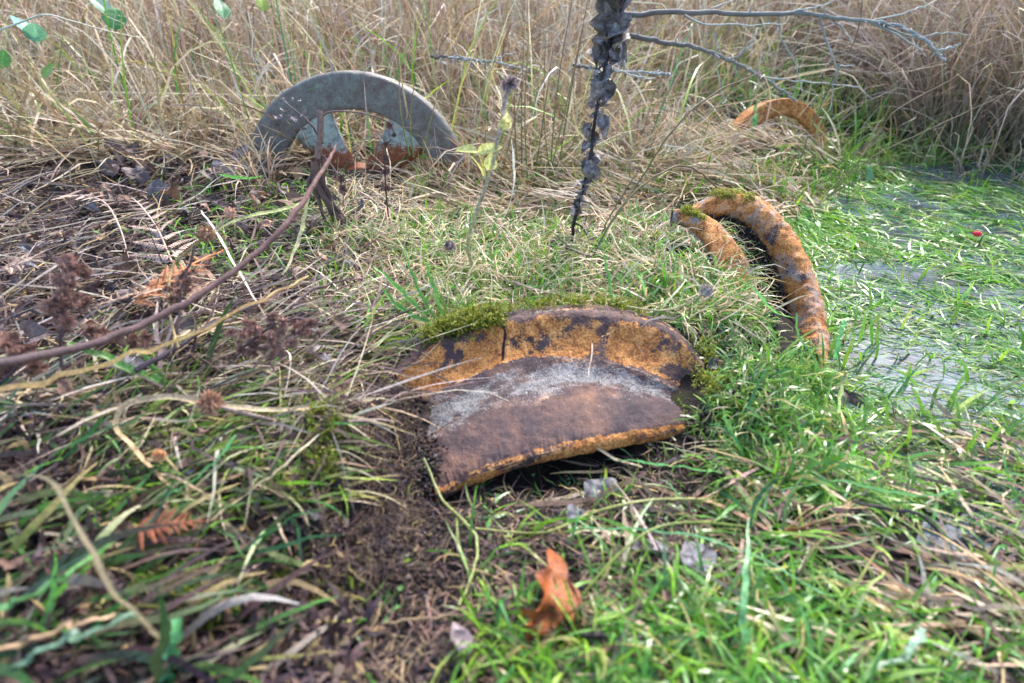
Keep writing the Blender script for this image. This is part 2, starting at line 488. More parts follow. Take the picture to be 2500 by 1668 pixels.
def leaf_arrays(L=0.05, W=0.03, kind='ovate', fold=0.3, curl=1.2, crumple=0.004, seed=0, ns=11, nt=7, c0=(0.06, 0.04, 0.035), c1=(0.12, 0.08, 0.06)):
    s = np.linspace(0, 1, ns)[:, None]; t = np.linspace(-1, 1, nt)[None, :]
    if kind == 'ovate': w = np.sin(np.pi * np.clip(s, 0, 1) ** 0.75) ** 0.85
    elif kind == 'lance': w = np.sin(np.pi * s ** 0.8) ** 1.2
    elif kind == 'serrate': w = np.sin(np.pi * s ** 0.75) ** 0.9 * (0.85 + 0.22 * ((np.arange(ns)[:, None] % 2)))
    elif kind == 'oak': w = (np.sin(np.pi * s ** 1.1) ** 0.6) * (0.80 + 0.20 * np.cos(s * 2 * np.pi * 4.2 + .6)) + 0.03
    else: w = np.sqrt(np.clip(1 - (2 * s - 1) ** 2, 0, 1))
    w = w * W / 2 + 0.0006
    x = t * w
    # bend along length
    ang = curl * (s - 0.15)
    yy = np.cumsum(np.concatenate([[0], np.cos(ang[1:, 0])])) / ns * L
    zz = np.cumsum(np.concatenate([[0], -np.sin(ang[1:, 0])])) / ns * L
    Y = yy[:, None] + 0 * x; Z = zz[:, None] + fold * np.abs(x) + 0 * x
    Z = Z + crumple * vn(x * 140 + seed * 3.1, Y * 110 + seed * 1.7, seed) + crumple * 0.5 * vn(x * 330, Y * 290 + seed, seed + 1)
    x = x + crumple * 0.8 * vn(Y * 120 + seed, x * 120, seed + 2)
    V = np.stack([x, Y, Z], -1).reshape(-1, 3)
    i = np.arange(ns - 1)[:, None] * nt; j = np.arange(nt - 1)[None, :]
    F = np.stack([i + j, i + j + 1, i + nt + j + 1, i + nt + j], -1).reshape(-1, 4)
    m = (vn(V[:, 0] * 200 + seed, V[:, 1] * 200, seed + 5) * 0.5 + 0.5)[:, None]
    vein = (np.abs(V[:, 0]) < W * 0.05)[:, None]
    C = np.array(c0) * (1 - m) + np.array(c1) * m
    C = np.where(vein, C * 1.35, C)
    return V, F, C

def bur_arrays(r=0.004, n=34, c=(0.13, 0.075, 0.05), seed=0, core=0.5):
    g = np.random.default_rng(seed)
    Vs, Fs, k = [], [], 0
    # core: small faceted ball of quads
    la = np.linspace(-1.3, 1.3, 6); lo = np.linspace(0, 2 * np.pi, 8, endpoint=False)
    V = np.array([[math.cos(a) * math.cos(b), math.cos(a) * math.sin(b), math.sin(a)] for a in la for b in lo]) * r * core
    V *= (1 + 0.2 * g.normal(size=(len(V), 1)))
    F = np.array([[i * 8 + j, i * 8 + (j + 1) % 8, (i + 1) * 8 + (j + 1) % 8, (i + 1) * 8 + j] for i in range(5) for j in range(8)])
    Vs.append(V); Fs.append(F); k = len(V)
    for _ in range(n):
        d = g.normal(size=3); d /= np.linalg.norm(d)
        a = np.cross(d, g.normal(size=3)); a /= np.linalg.norm(a)
        b = np.cross(d, a); ww = r * 0.16
        p0 = d * r * core * 0.7; p1 = d * r * (0.8 + 0.4 * g.random()) + a * r * 0.2
        V = np.array([p0 - a * ww, p0 + a * ww, p1 + a * ww * .2, p1 - a * ww * .2, p0 + b * ww, p1 + b * ww * .2, p1 - b * ww * .2, p0 - b * ww])
        Vs.append(V); Fs.append(np.array([[0, 1, 2, 3], [4, 5, 6, 7]]) + k); k += 8
    V = np.concatenate(Vs); F = np.concatenate(Fs)
    rr = np.linalg.norm(V, axis=1)[:, None] / r
    C = np.array(c) * (0.6 + 0.9 * rr)
    return V, F, C

def octa(P, S, cols):
    """irregular crumbs: low polyhedra of quads"""
    n = len(P)
    base = np.array([[1, 0, 0], [0, 1, 0], [-1, 0, 0], [0, -1, 0], [.5, .5, .8], [-.5, .5, .9], [-.5, -.5, .7], [.5, -.5, .9], [0.1, 0, -.7]])
    V = base[None] * (S[:, None, None] * rng.uniform(0.5, 1.3, (n, 1, 3)))
    V = V + rng.normal(0, 0.16, V.shape) * S[:, None, None]
    a = rng.uniform(0, 6.28, n); ca, sa = np.cos(a)[:, None], np.sin(a)[:, None]
    V = np.stack([V[..., 0] * ca - V[..., 1] * sa, V[..., 0] * sa + V[..., 1] * ca, V[..., 2]], -1) + P[:, None]
    q = np.array([[0, 1, 5, 4], [1, 2, 6, 5], [2, 3, 7, 6], [3, 0, 4, 7], [4, 5, 6, 7], [0, 3, 2, 1]])
    F = (np.arange(n) * 9)[:, None, None] + q[None]
    C = np.repeat(cols, 9, axis=0)
    return V.reshape(-1, 3), F.reshape(-1, 4), C

def scat(n, x0, x1, y0, y1):
    """ground points under a rectangle of the photograph, dense near, sparse far"""
    px = U(x0, x1, n); py = U(y0, y1, n)
    d = ray(px, py); z = np.full(n, 0.04)
    for _ in range(14):
        t = (z - CAMH) / d[:, 2]
        p = d * t[:, None]
        z = 0.5 * z + 0.5 * hgt(p[:, 0], p[:, 1])
    t = (z - CAMH) / d[:, 2]; p = d * t[:, None]
    p[:, 2] = hgt(p[:, 0], p[:, 1])
    return p, px, py

# ------------------------------------------------------------------ ground and water
def axis_grid(lo, hi, fine_lo, fine_hi, nf, nc):
    f = np.linspace(fine_lo, fine_hi, nf)
    a = fine_lo - np.geomspace(0.02, fine_lo - lo, nc)[::-1]
    b = fine_hi + np.geomspace(0.02, hi - fine_hi, nc)
    return np.concatenate([a, f, b])
gx = axis_grid(-60, 60, -1.6, 1.9, 420, 40)
gyy = axis_grid(-40, 120, 0.0, 3.2, 380, 45)
GX, GY = np.meshgrid(gx, gyy)
GZ = hgt(GX, GY)
nx_ = len(gx)
ii = np.arange(len(gyy) - 1)[:, None] * nx_; jj = np.arange(nx_ - 1)[None, :]
GF = np.stack([ii + jj, ii + jj + 1, ii + nx_ + jj + 1, ii + nx_ + jj], -1).reshape(-1, 4)
g_o = mesh_obj('ground', np.stack([GX, GY, GZ], -1), GF, M_SOIL)
tag(g_o, kind='structure')
wv = np.array([[0.36, -0.3, 0], [4.0, -0.3, 0], [4.0, 2.3, 0], [1.0, 2.3, 0], [0.8, 1.9, 0], [0.42, 0.9, 0]])
wo_ = mesh_obj('water', wv, [(0, 1, 2, 3, 4, 5)], M_WATER, smooth=False)
tag(wo_, kind='structure')

# ------------------------------------------------------------------ front rim
def grid_surface(rows, nu, nv):
    """rows: (m, k, 3) control curves -> dense (nv, nu, 3)"""
    A = catmull(rows, nv)                      # along the profile
    B = catmull(np.swapaxes(A, 0, 1), nu)      # along the arc
    return np.swapaxes(B, 0, 1)

def surf_faces(nv, nu, flip=False):
    i = np.arange(nv - 1)[:, None] * nu; j = np.arange(nu - 1)[None, :]
    q = [i + j, i + j + 1, i + nu + j + 1, i + nu + j]
    return np.stack(q[::-1] if flip else q, -1).reshape(-1, 4)

def rough(G, amp, s1=90, s2=260):
    du = np.gradient(G, axis=1); dv = np.gradient(G, axis=0)
    n = np.cross(du, dv); n /= np.linalg.norm(n, axis=-1)[..., None] + 1e-9
    x, y, z = G[..., 0] * .78 + G[..., 1] * .62, G[..., 1] * .78 - G[..., 0] * .62, G[..., 2]
    h = vn(x * s1 + z * 37, y * s1 + z * 61, 11) + 0.6 * vn(x * s2 + z * 120, y * s2 + z * 90, 12) + 0.35 * vn(x * 620, y * 620 + z * 500, 13)
    return G + n * (h * amp)[..., None]

T_ = [(968, 905), (1045, 832), (1140, 795), (1235, 774), (1346, 757), (1458, 757), (1560, 775), (1650, 812), (1715, 885)]
J_ = [(985, 990), (1050, 968), (1130, 932), (1225, 893), (1340, 873), (1450, 880), (1545, 902), (1630, 936), (1702, 985)]
M_ = [(1000, 1085), (1075, 1058), (1170, 1012), (1270, 972), (1370, 951), (1470, 948), (1570, 962), (1660, 988), (1735, 1012)]
E_ = [(1062, 1200), (1120, 1170), (1200, 1138), (1290, 1108), (1380, 1088), (1470, 1072), (1560, 1057), (1650, 1042), (1745, 1028)]
zT = np.array([.066, .080, .090, .096, .099, .098, .092, .080, .058])
zE = np.array([.012, .018, .026, .032, .036, .037, .034, .028, .018])
def crv(pl, z): 
    a = np.array(pl, float); return at_z(a[:, 0], a[:, 1], z)
cT, cJ, cM, cE = crv(T_, zT), crv(J_, zT - .040), crv(M_, zT - .050), crv(E_, zE)
off = lambda c, x, y, z: c + np.array([x, y, z])
mixc = lambda a, b, f: a * (1 - f) + b * f
fl_rows = np.stack([off(cT, 0, .022, -.06), off(cT, 0, .022, -.012), off(cT, 0, .010, .001), cT, off(mixc(cT, cJ, .16), 0, -.0065, .006),
                    off(mixc(cT, cJ, .5), 0, -.001, .001), off(mixc(cT, cJ, .82), 0, 0, -.002), cJ])
tr_rows = np.stack([cJ, off(mixc(cJ, cM, .35), 0, 0, -.0065), off(mixc(cJ, cM, .75), 0, 0, -.0055), off(cM, 0, 0, -.001), off(mixc(cM, cE, .45), 0, 0, .0045),
                    off(mixc(cM, cE, .85), 0, 0, .003), cE, off(cE, 0, -.004, -.006), off(cE, 0, -.001, -.016), off(cE, 0, .02, -.014), off(cE, 0, .09, .0)])
NU = 260
Gf = grid_surface(fl_rows, NU, 90); Gt = grid_surface(tr_rows, NU, 130)
u = np.linspace(0, 1, NU)
# casting step and crack through the flange
groove = np.exp(-((u[None, :] - 0.372 - .006 * vn(np.linspace(0, 9, 90)[:, None], 0 * u[None, :], 77)) / 0.0042) ** 2) * np.clip(np.linspace(-.4, 1.6, 90), 0, 1)[:, None] * (np.linspace(0, 1, 90)[:, None] < .93)
Gf[..., 1] += 0.007 * groove; Gf[..., 2] -= 0.003 * groove
stepm = (1 - sstep(.368, .378, u))[None, :] * np.ones((90, 1))
Gf[..., 1] += 0.0015 * stepm; Gf[..., 2] -= 0.0025 * stepm * np.exp(-((np.linspace(0, 1, 90)[:, None] - .5) / .3) ** 2)
Gf = rough(Gf, 0.0011); Gt = rough(Gt, 0.0009)
Gt[0] = Gf[-1]
# ragged lower lip
lip = np.exp(-((np.arange(130) - 72) / 9.0) ** 2)[:, None] * (vn(u * 60, u * 0, 31) * .5 + vn(u * 150, u * 0, 32) * .5)[None, :]
Gt[..., 2] += lip * 0.0022
vv = np.linspace(0, 1, 90)[:, None]; nz = vn(u[None] * 14 + 3, vv * 5, 21); nz2 = vn(u[None] * 38 + vv * 7, vv * 16 - u[None] * 11, 22)
orange = 0.60 + 0.15 * nz + .10 * nz2 - 0.26 * np.exp(-((vv - .50) / .09) ** 2) - .22 * sstep(.90, 1, vv) - 0.10 * sstep(.5, .95, u)[None]
orange = orange * (1 - .65 * groove) - .3 * (vv < .4)
grey = 0.22 + 0.26 * np.exp(-((vv - .44) / .05) ** 2) * sstep(.3, .5, u)[None] * (1 - sstep(.6, .75, u)[None]) + 0.22 * sstep(.93, 1, vv)
Cf = np.stack([orange, grey + 0 * nz, 0 * nz], -1)
vt = np.linspace(0, 1, 130)[:, None]; nt1 = vn(u[None] * 9 + 7, vt * 9, 23); nt2 = vn(u[None] * 26 + vt * 11, vt * 21 - u[None] * 9, 24)
edge = sstep(.545, .575, vt)
orange = 0.39 + 0.13 * nt1 + .07 * nt2 + .10 * vn(u[None] * 13 + vt * 6, vt * 55, 27) + .26 * edge - .1 * sstep(.0, .2, vt)
band = np.exp(-((vt - (.13 + .05 * (1 - u[None]) )) / .18) ** 2)
grey = 0.26 + 0.30 * band * (1 - .45 * sstep(.78, 1, u)[None]) + .16 * nt1 * band + .10 * nt2 * band - .14 * edge + .06 * vn(u[None] * 13 + vt * 5, vt * 40, 28)
Ct = np.stack([orange, grey, 0 * nt1], -1)
rim = empty('railway_wheel_rim', (0.03, 0.6, 0.03))
tag(rim, 'wide rusted wheel rim arching out of the grass at the centre, grey grit on it', 'wheel rim')
off0 = np.array(rim.location)
mesh_obj('flange', Gf - off0, surf_faces(90, NU, True), M_RUST, rim, Cf.reshape(-1, 3))
mesh_obj('tread', Gt - off0, surf_faces(130, NU, True), M_RUST, rim, Ct.reshape(-1, 3))

k = 5200
gi = rng.integers(2, 72, k * 4); gj = rng.integers(0, NU, k * 4)
keepm = rng.random(k * 4) < np.clip((Ct[gi, gj, 1] - .36) * 4.0, 0, 1)
gi, gj = gi[keepm][:k], gj[keepm][:k]
q = Gt[gi, gj] + rng.normal(0, .0007, (len(gi), 3)) * np.array([1, 1, .2])
V, F, C = octa(q, U(.00025, .0007, len(q)), pal(len(q), [((.34, .32, .31), 3), ((.18, .165, .16), 3), ((.05, .04, .04), 3), ((.50, .48, .46), 1)], .2))
gr = mesh_obj('grit', V, F, M_CRUMB, rim, C); gr['kind'] = 'stuff'; gr.location = -off0

# ------------------------------------------------------------------ right rim, seen nearly edge on
def sweep(path, rx, ry, n, sides, nrm_hint, power=1.0, amp=0.001):
    """tube with oval section: rx across (in the picture), ry along nrm_hint; returns grid"""
    c = catmull(path, n); rx = catmull(np.asarray(rx, float)[:, None], n)[:, 0]; ry = catmull(np.asarray(ry, float)[:, None], n)[:, 0]
    T = np.gradient(c, axis=0); T /= np.linalg.norm(T, axis=1)[:, None]
    A = np.cross(T, nrm_hint); A /= np.linalg.norm(A, axis=1)[:, None]
    B = np.cross(A, T)
    th = np.linspace(0, 2 * np.pi, sides)
    ct, st = np.cos(th), np.sin(th)
    ct = np.sign(ct) * np.abs(ct) ** power; st = np.sign(st) * np.abs(st) ** power
    G = c[:, None] + rx[:, None, None] * A[:, None] * ct[None, :, None] + ry[:, None, None] * B[:, None] * st[None, :, None]
    G = rough(G, amp)
    G[:, -1] = G[:, 0]
    return G

rr = empty('railway_wheel_rim', (0.45, 0.75, 0.0))
tag(rr, 'rusted wheel rim curving down to the flooded grass on the right, moss on top', 'wheel rim')
o2 = np.array(rr.location)
RP = [(1690, 528, .985), (1735, 510, .98), (1785, 508, .97), (1832, 520, .955), (1874, 555, .93), (1908, 602, .90), (1936, 658, .865), (1957, 718, .83), (1970, 780, .79), (1977, 840, .75), (1982, 900, .705), (1984, 960, .66)]
RPa = np.array(RP)
pr = at_y(RPa[:, 0], RPa[:, 1], RPa[:, 2])
G = sweep(pr, [.016, .019, .021, .022, .021, .0205, .020, .020, .019, .019, .018, .018], np.full(12, .027), 170, 40, np.array([0.35, -0.75, 0.55]), .72, .0018)
g_u = np.linspace(0, 1, 170)[:, None]; g_v = np.linspace(0, 1, 40)[None]
Cr = np.stack([0.60 + .10 * vn(g_u * 12, g_v * 4, 41) + .10 * vn(g_u * 40, g_v * 9, 45), 0.40 + .13 * vn(g_u * 16 + 3, g_v * 5, 42) + .10 * vn(g_u * 50 + 3, g_v * 11, 46) + 0 * g_v, 0 * g_u * g_v], -1)
mesh_obj('rim', G.reshape(-1, 3) - o2, surf_faces(170, 40), M_RUST_R, rr, Cr.reshape(-1, 3))
WP = np.array([(1640, 528, .93), (1682, 535, .925), (1722, 556, .91), (1752, 592, .885), (1776, 634, .862), (1798, 674, .845), (1818, 720, .82), (1838, 780, .78), (1858, 850, .73)])
pw = at_y(WP[:, 0], WP[:, 1], WP[:, 2])
G = sweep(pw, [.010, .014, .020, .027, .032, .030, .020, .010, .006], [.012, .013, .014, .014, .013, .010, .006, .004, .003], 120, 32, np.array([0.35, -0.75, 0.55]), .8, .0009)
g_u = np.linspace(0, 1, 120)[:, None]; g_v = np.linspace(0, 1, 32)[None]
Cw = np.stack([0.58 + .12 * vn(g_u * 9, g_v * 4, 43) + 0 * g_v, 0.44 + .2 * vn(g_u * 12 + 3, g_v * 5, 44) + 0 * g_v, 0 * g_u * g_v], -1)
mesh_obj('hub_ring', G.reshape(-1, 3) - o2, surf_faces(120, 32), M_RUST_R, rr, Cw.reshape(-1, 3))
# plate between the two rings, sunk behind them, filled with wet soil
ka = catmull(pr, 70)[4:60]; kb = catmull(pw, 70)[4:60]
rows = []
for f in np.linspace(0, 1, 14):
    q = ka * (1 - f) + kb * f
    q = q + np.array([0.004, 0.012, -0.012]) * (1 - 0.6 * abs(2 * f - 1)) + np.array([0, 0.008, -0.006])
    rows.append(q)
Gp = rough(np.stack(rows), 0.002)
mesh_obj('web_plate', Gp.reshape(-1, 3) - o2, surf_faces(14, 56), M_SOIL, rr)
Gp2 = Gp

# ------------------------------------------------------------------ back wheel (grey painted, spoked)
bw = empty('spoked_wheel', (0, 0, 0))
tag(bw, 'half buried grey spoked iron wheel with rusty lower spokes in front of dry grass', 'wheel')
Yb = 1.42
cb_ = at_y(np.array(880.), np.array(466.), Yb)
sc_ = float((at_y(np.array(1149.), np.array(466.), Yb) - cb_)[0]) * 0.985   # outer radius in metres
Rw = sc_ * 1.0
bw.location = cb_
bw.rotation_euler = (R(-6), R(3), R(4))
def lathe(profile, n, closed=True, amp=0.0008, a0=0, a1=2 * np.pi):
    th = np.linspace(a0, a1, n)
    pr_ = np.array(profile)
    G = np.stack([pr_[None, :, 0] * np.cos(th)[:, None], pr_[None, :, 1] + 0 * th[:, None], pr_[None, :, 0] * np.sin(th)[:, None]], -1)
    return rough(G, amp) if amp else G
prof = [(.695, -.005), (.71, -.012), (.80, -.014), (.93, -.015), (.975, -.013), (.995, -.006), (1.0, .004), (1.0, .05), (.97, .055), (.90, .045), (.82, .022), (.73, .016), (.70, .010), (.695, -.005)]
prof = catmull(np.array([(a * Rw, b) for a, b in prof]), 40)
G = lathe(prof, 180)
G[:, -1] = G[:, 0]; G[-1] = G[0]
mesh_obj('rim', G.reshape(-1, 3), surf_faces(180, 40, True), M_BLUE, bw)
def spoke_mesh(a):
    rows = []
    ss = np.linspace(.10, .75, 16)
    for s in ss:
        f = (s - .10) / .65
        hw = (.10 + .09 * f + .05 * f ** 4) * Rw    # spoke widening into the rim
        ring = []
        for (x, y) in [(-1, 0), (-.93, -.7), (-.6, -1), (0, -1.15), (.6, -1), (.93, -.7), (1, 0), (.9, .9), (0, 1), (-.9, .9), (-1, 0)]:
            ring.append((x * hw, y * .011 + .004 * (1 - f), s * Rw))
        rows.append(ring)
    G = rough(np.array(rows), .0008)
    ca, sa = math.cos(a - math.pi / 2), math.sin(a - math.pi / 2)
    X = G[..., 0] * ca - G[..., 2] * sa; Z = G[..., 0] * sa + G[..., 2] * ca
    return np.stack([X, G[..., 1] + .002, Z], -1)
for k, a in enumerate((R(48), R(124), R(194), R(-22), R(266))):
    G = spoke_mesh(a)
    G[:, -1] = G[:, 0]
    mesh_obj('spoke', G.reshape(-1, 3), surf_faces(16, 11), M_SPOKE, bw)
hp = catmull(np.array([(.001, -.030), (.06, -.030), (.09, -.028), (.10, -.026), (.15, -.022), (.21, -.018), (.23, -.004), (.23, .02), (.001, .02)]) * np.array([Rw, 1]), 30)
mesh_obj('hub', lathe(hp, 40).reshape(-1, 3), surf_faces(40, 30, True), M_SPOKE, bw)

# ------------------------------------------------------------------ far orange rim
fr = empty('railway_wheel_rim', (0, 0, 0))
tag(fr, 'small bright orange rusted wheel rim far behind, half hidden by straw', 'wheel rim')
Yf = 1.9
cf = at_y(np.array(1897.), np.array(381.), Yf)
Rf = float((at_y(np.array(2029.), np.array(373.), Yf) - cf)[0])
fr.location = cf; fr.rotation_euler = (R(-14), R(10), R(8))
prof = catmull(np.array([(.70, -.004), (.73, -.012), (.85, -.013), (.96, -.012), (1.0, -.004), (1.0, .05), (.95, .052), (.8, .02), (.72, .010), (.70, -.004)]) * np.array([Rf, 1]), 28)
G = lathe(prof, 120, amp=.0012); G[:, -1] = G[:, 0]; G[-1] = G[0]
mesh_obj('rim', G.reshape(-1, 3), surf_faces(120, 28, True), M_ORANGE, fr)
for a in (R(215), R(270), R(325)):
    Ga = spoke_mesh(a) * np.array([Rf / Rw, 1, Rf / Rw])
    mesh_obj('spoke', Ga.reshape(-1, 3), surf_faces(16, 11), M_ORANGE, fr)

# ------------------------------------------------------------------ palettes
GREEN = [((.10, .26, .018), 4), ((.17, .36, .022), 3), ((.055, .17, .030), 2), ((.26, .43, .03), 2), ((.08, .26, .075), 2), ((.36, .46, .10), 1)]
GREENB = [((.12, .32, .06), 3), ((.09, .26, .035), 3), ((.22, .40, .14), 2), ((.28, .43, .22), 1.4), ((.18, .39, .025), 3)]
GREEND = [((.030, .11, .03), 3), ((.045, .17, .022), 3), ((.08, .21, .02), 2), ((.02, .10, .05), 1)]
STRAW = [((.42, .33, .22), 4), ((.55, .48, .36), 3), ((.30, .21, .135), 3), ((.20, .125, .085), 2), ((.50, .36, .17), 1.2), ((.14, .09, .07), 1.5)]
LSTRAW = [((.44, .365, .29), 3), ((.60, .545, .45), 2.5), ((.24, .17, .14), 3), ((.13, .085, .08), 3), ((.46, .34, .18), 1)]
PALE = [((.62, .54, .38), 3), ((.52, .42, .27), 3), ((.40, .29, .17), 2)]
BROWN = [((.12, .075, .068), 4), ((.075, .048, .05), 3), ((.19, .12, .09), 2), ((.045, .032, .038), 3)]
BACK = [((.50, .39, .26), 4), ((.64, .55, .41), 3), ((.33, .225, .145), 3), ((.17, .11, .08), 2), ((.42, .27, .13), 1.2), ((.70, .64, .52), 1.5)]

def in_rim(p):
    """footprint of the front rim with a little margin"""
    x, y = p[:, 0], p[:, 1]
    yt = np.interp(x, cT[:, 0], cT[:, 1]); ye = np.interp(x, cE[:, 0], cE[:, 1])
    return (x > cE[0, 0] - .01) & (x < cT[-1, 0] + .01) & (y < yt + .012) & (y > ye + .0)

POLR = np.array([(1640, 515), (1735, 490), (1830, 492), (1895, 540), (1950, 620), (1995, 720), (2015, 830), (2010, 900), (1935, 905), (1880, 800), (1800, 690), (1740, 660), (1700, 610), (1655, 600)])
def near_right(px, py):
    """ground under the right rim and its plate (point in polygon)"""
    ins = np.zeros(len(px), bool); j = len(POLR) - 1
    for i in range(len(POLR)):
        xi, yi = POLR[i]; xj, yj = POLR[j]
        c = ((yi > py) != (yj > py)) & (px < (xj - xi) * (py - yi) / (yj - yi + 1e-9) + xi)
        ins ^= c; j = i
    return ins

def tuft(p, per=9, r=.006):
    n = len(p); c = p[rng.integers(0, n, max(1, n // per))]
    i = rng.integers(0, len(c), n); q = c[i] + rng.normal(0, r, (n, 3)) * np.array([1, 1, 0])
    ok = ~in_rim(q); q = np.where(ok[:, None], q, p)
    q[:, 2] = np.maximum(hgt(q[:, 0], q[:, 1]), np.where(q[:, 0] > .36, -.001, -1))
    az = np.arctan2(q[:, 1] - c[i, 1], q[:, 0] - c[i, 0]) + rng.normal(0, .8, n)
    return q, az

# ------------------------------------------------------------------ turf (short grass behind the front rim)
b = Bag()
p, px, py = scat(26000, 780, 1830, 440, 800)
dens = .35 + .65 * (vn(p[:, 0] * 14, p[:, 1] * 14, 51) * .5 + .5) - .35 * ((px < 1000) * 1.0) - .55 * (py < 520) - .12
m = (rng.random(len(p)) < dens + .1) & ~in_rim(p) & ~near_right(px, py)
p = p[m]; n = len(p)
far = np.clip(p[:, 1] / .8, .7, 1.6)
p, az = tuft(p, 12, .008)
b.blades(p, U(.010, .034, n) * far, U(.0006, .0015, n) * far, az, U(.2, 1.5, n), U(.2, 2.4, n), U(-1, 1, n), .12, 4, pal(n, GREEN), pal(n, GREENB))
# ragged growth round the right end of the front rim and over the plate of the right rim
p, px, py = scat(1500, 1690, 1930, 770, 1080); m = ~in_rim(p) & ~((px > 1890) & (py < 900)); p = p[m]; n = len(p)
b.blades(p, U(.010, .036, n), U(.0006, .0013, n), U(0, 6.28, n), U(.0, 1.3, n), U(.3, 2.4, n), U(-1, 1, n), .15, 4, pal(n, GREEN + GREEND + PALE[:1]), pal(n, GREEN + GREENB + PALE[1:]))
n = 420; q = Gp2[rng.integers(9, 14, n), rng.integers(14, 56, n)] + np.array([-.006, -.012, .004]) + rng.normal(0, .004, (n, 3))
b.blades(q, U(.02, .055, n), U(.0006, .0013, n), rng.normal(-.9, .9, n), U(-.2, 1.1, n), U(.5, 2.5, n), U(-1, 1, n), .12, 5, pal(n, GREEN + PALE), pal(n, GREENB + PALE + PALE), clamp=False)
p, px, py = scat(1300, 1300, 1760, 1100, 1330); m = ~in_rim(p); p = p[m]; n = len(p)
b.blades(p, U(.008, .028, n), U(.0005, .0011, n), U(0, 6.28, n), U(-.1, 1.1, n), U(.2, 2.0, n), U(-1, 1, n), .15, 4, pal(n, GREEND), pal(n, GREEN), keep=.13)
tag(b.build('turf', M_GREEN), 'short bright green turf behind the front wheel rim', 'grass', kind='stuff')

# ------------------------------------------------------------------ flooded grass on the right
b = Bag()
p, px, py = scat(84000, 1700, 3100, 350, 1250)
cl = vn(p[:, 0] * 9, p[:, 1] * 9, 52) * .6 + vn(p[:, 0] * 24, p[:, 1] * 24, 53) * .4
edge = 1 - sstep(0, .22, p[:, 0] - (.42 + .42 * (p[:, 1] - .62)))
wat = 1.5 * gauss(px, py, 2085, 690, 75, 34) + 1.5 * gauss(px, py, 2160, 880, 110, 50) + 1.0 * gauss(px, py, 2330, 730, 120, 60) + 1.0 * gauss(px, py, 2400, 430, 170, 30) + .8 * gauss(px, py, 2330, 960, 120, 40)
m = (rng.random(len(p)) < .62 + 1.0 * cl + .40 * edge - .75 * wat) & ~near_right(px, py) & (px + (py - 400) * .10 > 1860 - (py < 500) * 100)
p = p[m]; n = len(p); p[:, 2] = np.maximum(p[:, 2], -.001)
far = np.clip(p[:, 1] / .7, .7, 1.8)
b.blades(p, U(.012, .046, n) * far, U(.0005, .0014, n) * far, rng.normal(2.8, .9, n), U(-.05, .32, n), U(.2, 1.6, n), U(-1.2, 1.2, n), .1, 4, pal(n, GREENB), pal(n, GREEN), floor=.003)
p, px, py = scat(15000, 1850, 3100, 370, 1250); p[:, 2] = np.maximum(p[:, 2], 0); m = ~near_right(px, py); p = p[m]; n = len(p)
b.blades(p, U(.015, .05, n) * (.6 + .6 * p[:, 1]), U(.0004, .0010, n) * (.5 + .9 * p[:, 1]), rng.normal(2.9, .35, n), U(-.05, .06, n), U(0, .4, n), U(-.8, .8, n), .08, 4, pal(n, GREENB + GREEND + STRAW[2:4]), pal(n, GREENB + [((.30, .38, .36), 6)]), floor=.0012)
p, px, py = scat(700, 1880, 2700, 360, 1200); p[:, 2] = np.maximum(p[:, 2], 0); m = ~near_right(px, py); p = p[m]; n = len(p)
b.blades(p, U(.02, .05, n), U(.0014, .0026, n), U(0, 6.28, n), U(.6, 1.5, n), U(.2, 1.0, n), 0, .06, 4, pal(n, GREEN), pal(n, [((.22, .40, .05), 1), ((.15, .32, .06), 1)]), floor=.003)
tag(b.build('flooded_grass', M_GREEN), 'bright green grass lying in the shallow water on the right', 'grass', kind='stuff')

# ------------------------------------------------------------------ bottom right long grass
b = Bag()
p, px, py = scat(6500, 1480, 2700, 1000, 1760)
m = (rng.random(len(p)) < .42 - .42 * ((px < 1800) & (py < 1360)) + .8 * vn(p[:, 0] * 12, p[:, 1] * 12, 54) + .25 * (py > 1400) + .2 * (px < 2000)) & ~in_rim(p)
m &= ~((px < 1760) & (py < 1190)) & ~((px < 1780) & (py < 1420) & (rng.random(len(px)) < .6)); p = p[m]; n = len(p); p[:, 2] = np.maximum(p[:, 2], 0)
p, az = tuft(p, 10, .007)
b.blades(p, U(.012, .062, n), U(.0006, .0019, n), az, U(-.05, .8, n), U(.3, 2.2, n), U(-1, 1, n), .09, 5, pal(n, GREEN + GREEND), pal(n, GREEN + GREENB), floor=.002)
p, px, py = scat(1000, 1250, 2650, 1460, 1800); n = len(p); p[:, 2] = np.maximum(p[:, 2], 0)
b.blades(p, U(.02, .045, n), U(.0012, .0022, n), U(0, 6.28, n), U(.1, 1.2, n), U(.4, 2.0, n), U(-.8, .8, n), .08, 6, pal(n, GREENB), pal(n, GREEN), floor=.002)
# tuft right of the rim
p, px, py = scat(800, 1730, 2060, 880, 1180); p[:, 2] = np.maximum(p[:, 2], 0)
m = ~in_rim(p) & ~((px < 1960) & (py < 900)) & ~((px < 1800) & (py < 1100)); p = p[m]; px = px[m]; py = py[m]; n = len(p); sh = np.where((py < 1010) & (px > 1850), .45, 1.0)
p, az = tuft(p, 12, .008)
b.blades(p, U(.02, .065, n) * sh, U(.0007, .0019, n), az, U(.5, 1.4, n), U(.8, 2.6, n), U(-.6, .6, n), .06, 6, pal(n, GREEND), pal(n, GREEN), floor=.002)
p, px, py = scat(2100, 850, 1500, 1180, 1760); m = (rng.random(len(px)) < .10 + .8 * sstep(1450, 1600, py) * (px > 1150) + .12 * (px > 1150)); p = p[m]; n = len(p)
p, az = tuft(p, 7, .006)
b.blades(p, U(.012, .05, n), U(.0006, .0018, n), az, U(-.05, 1.2, n), U(.2, 2.2, n), U(-1, 1, n), .1, 5, pal(n, GREEND + GREEN), pal(n, GREEN), floor=.002)
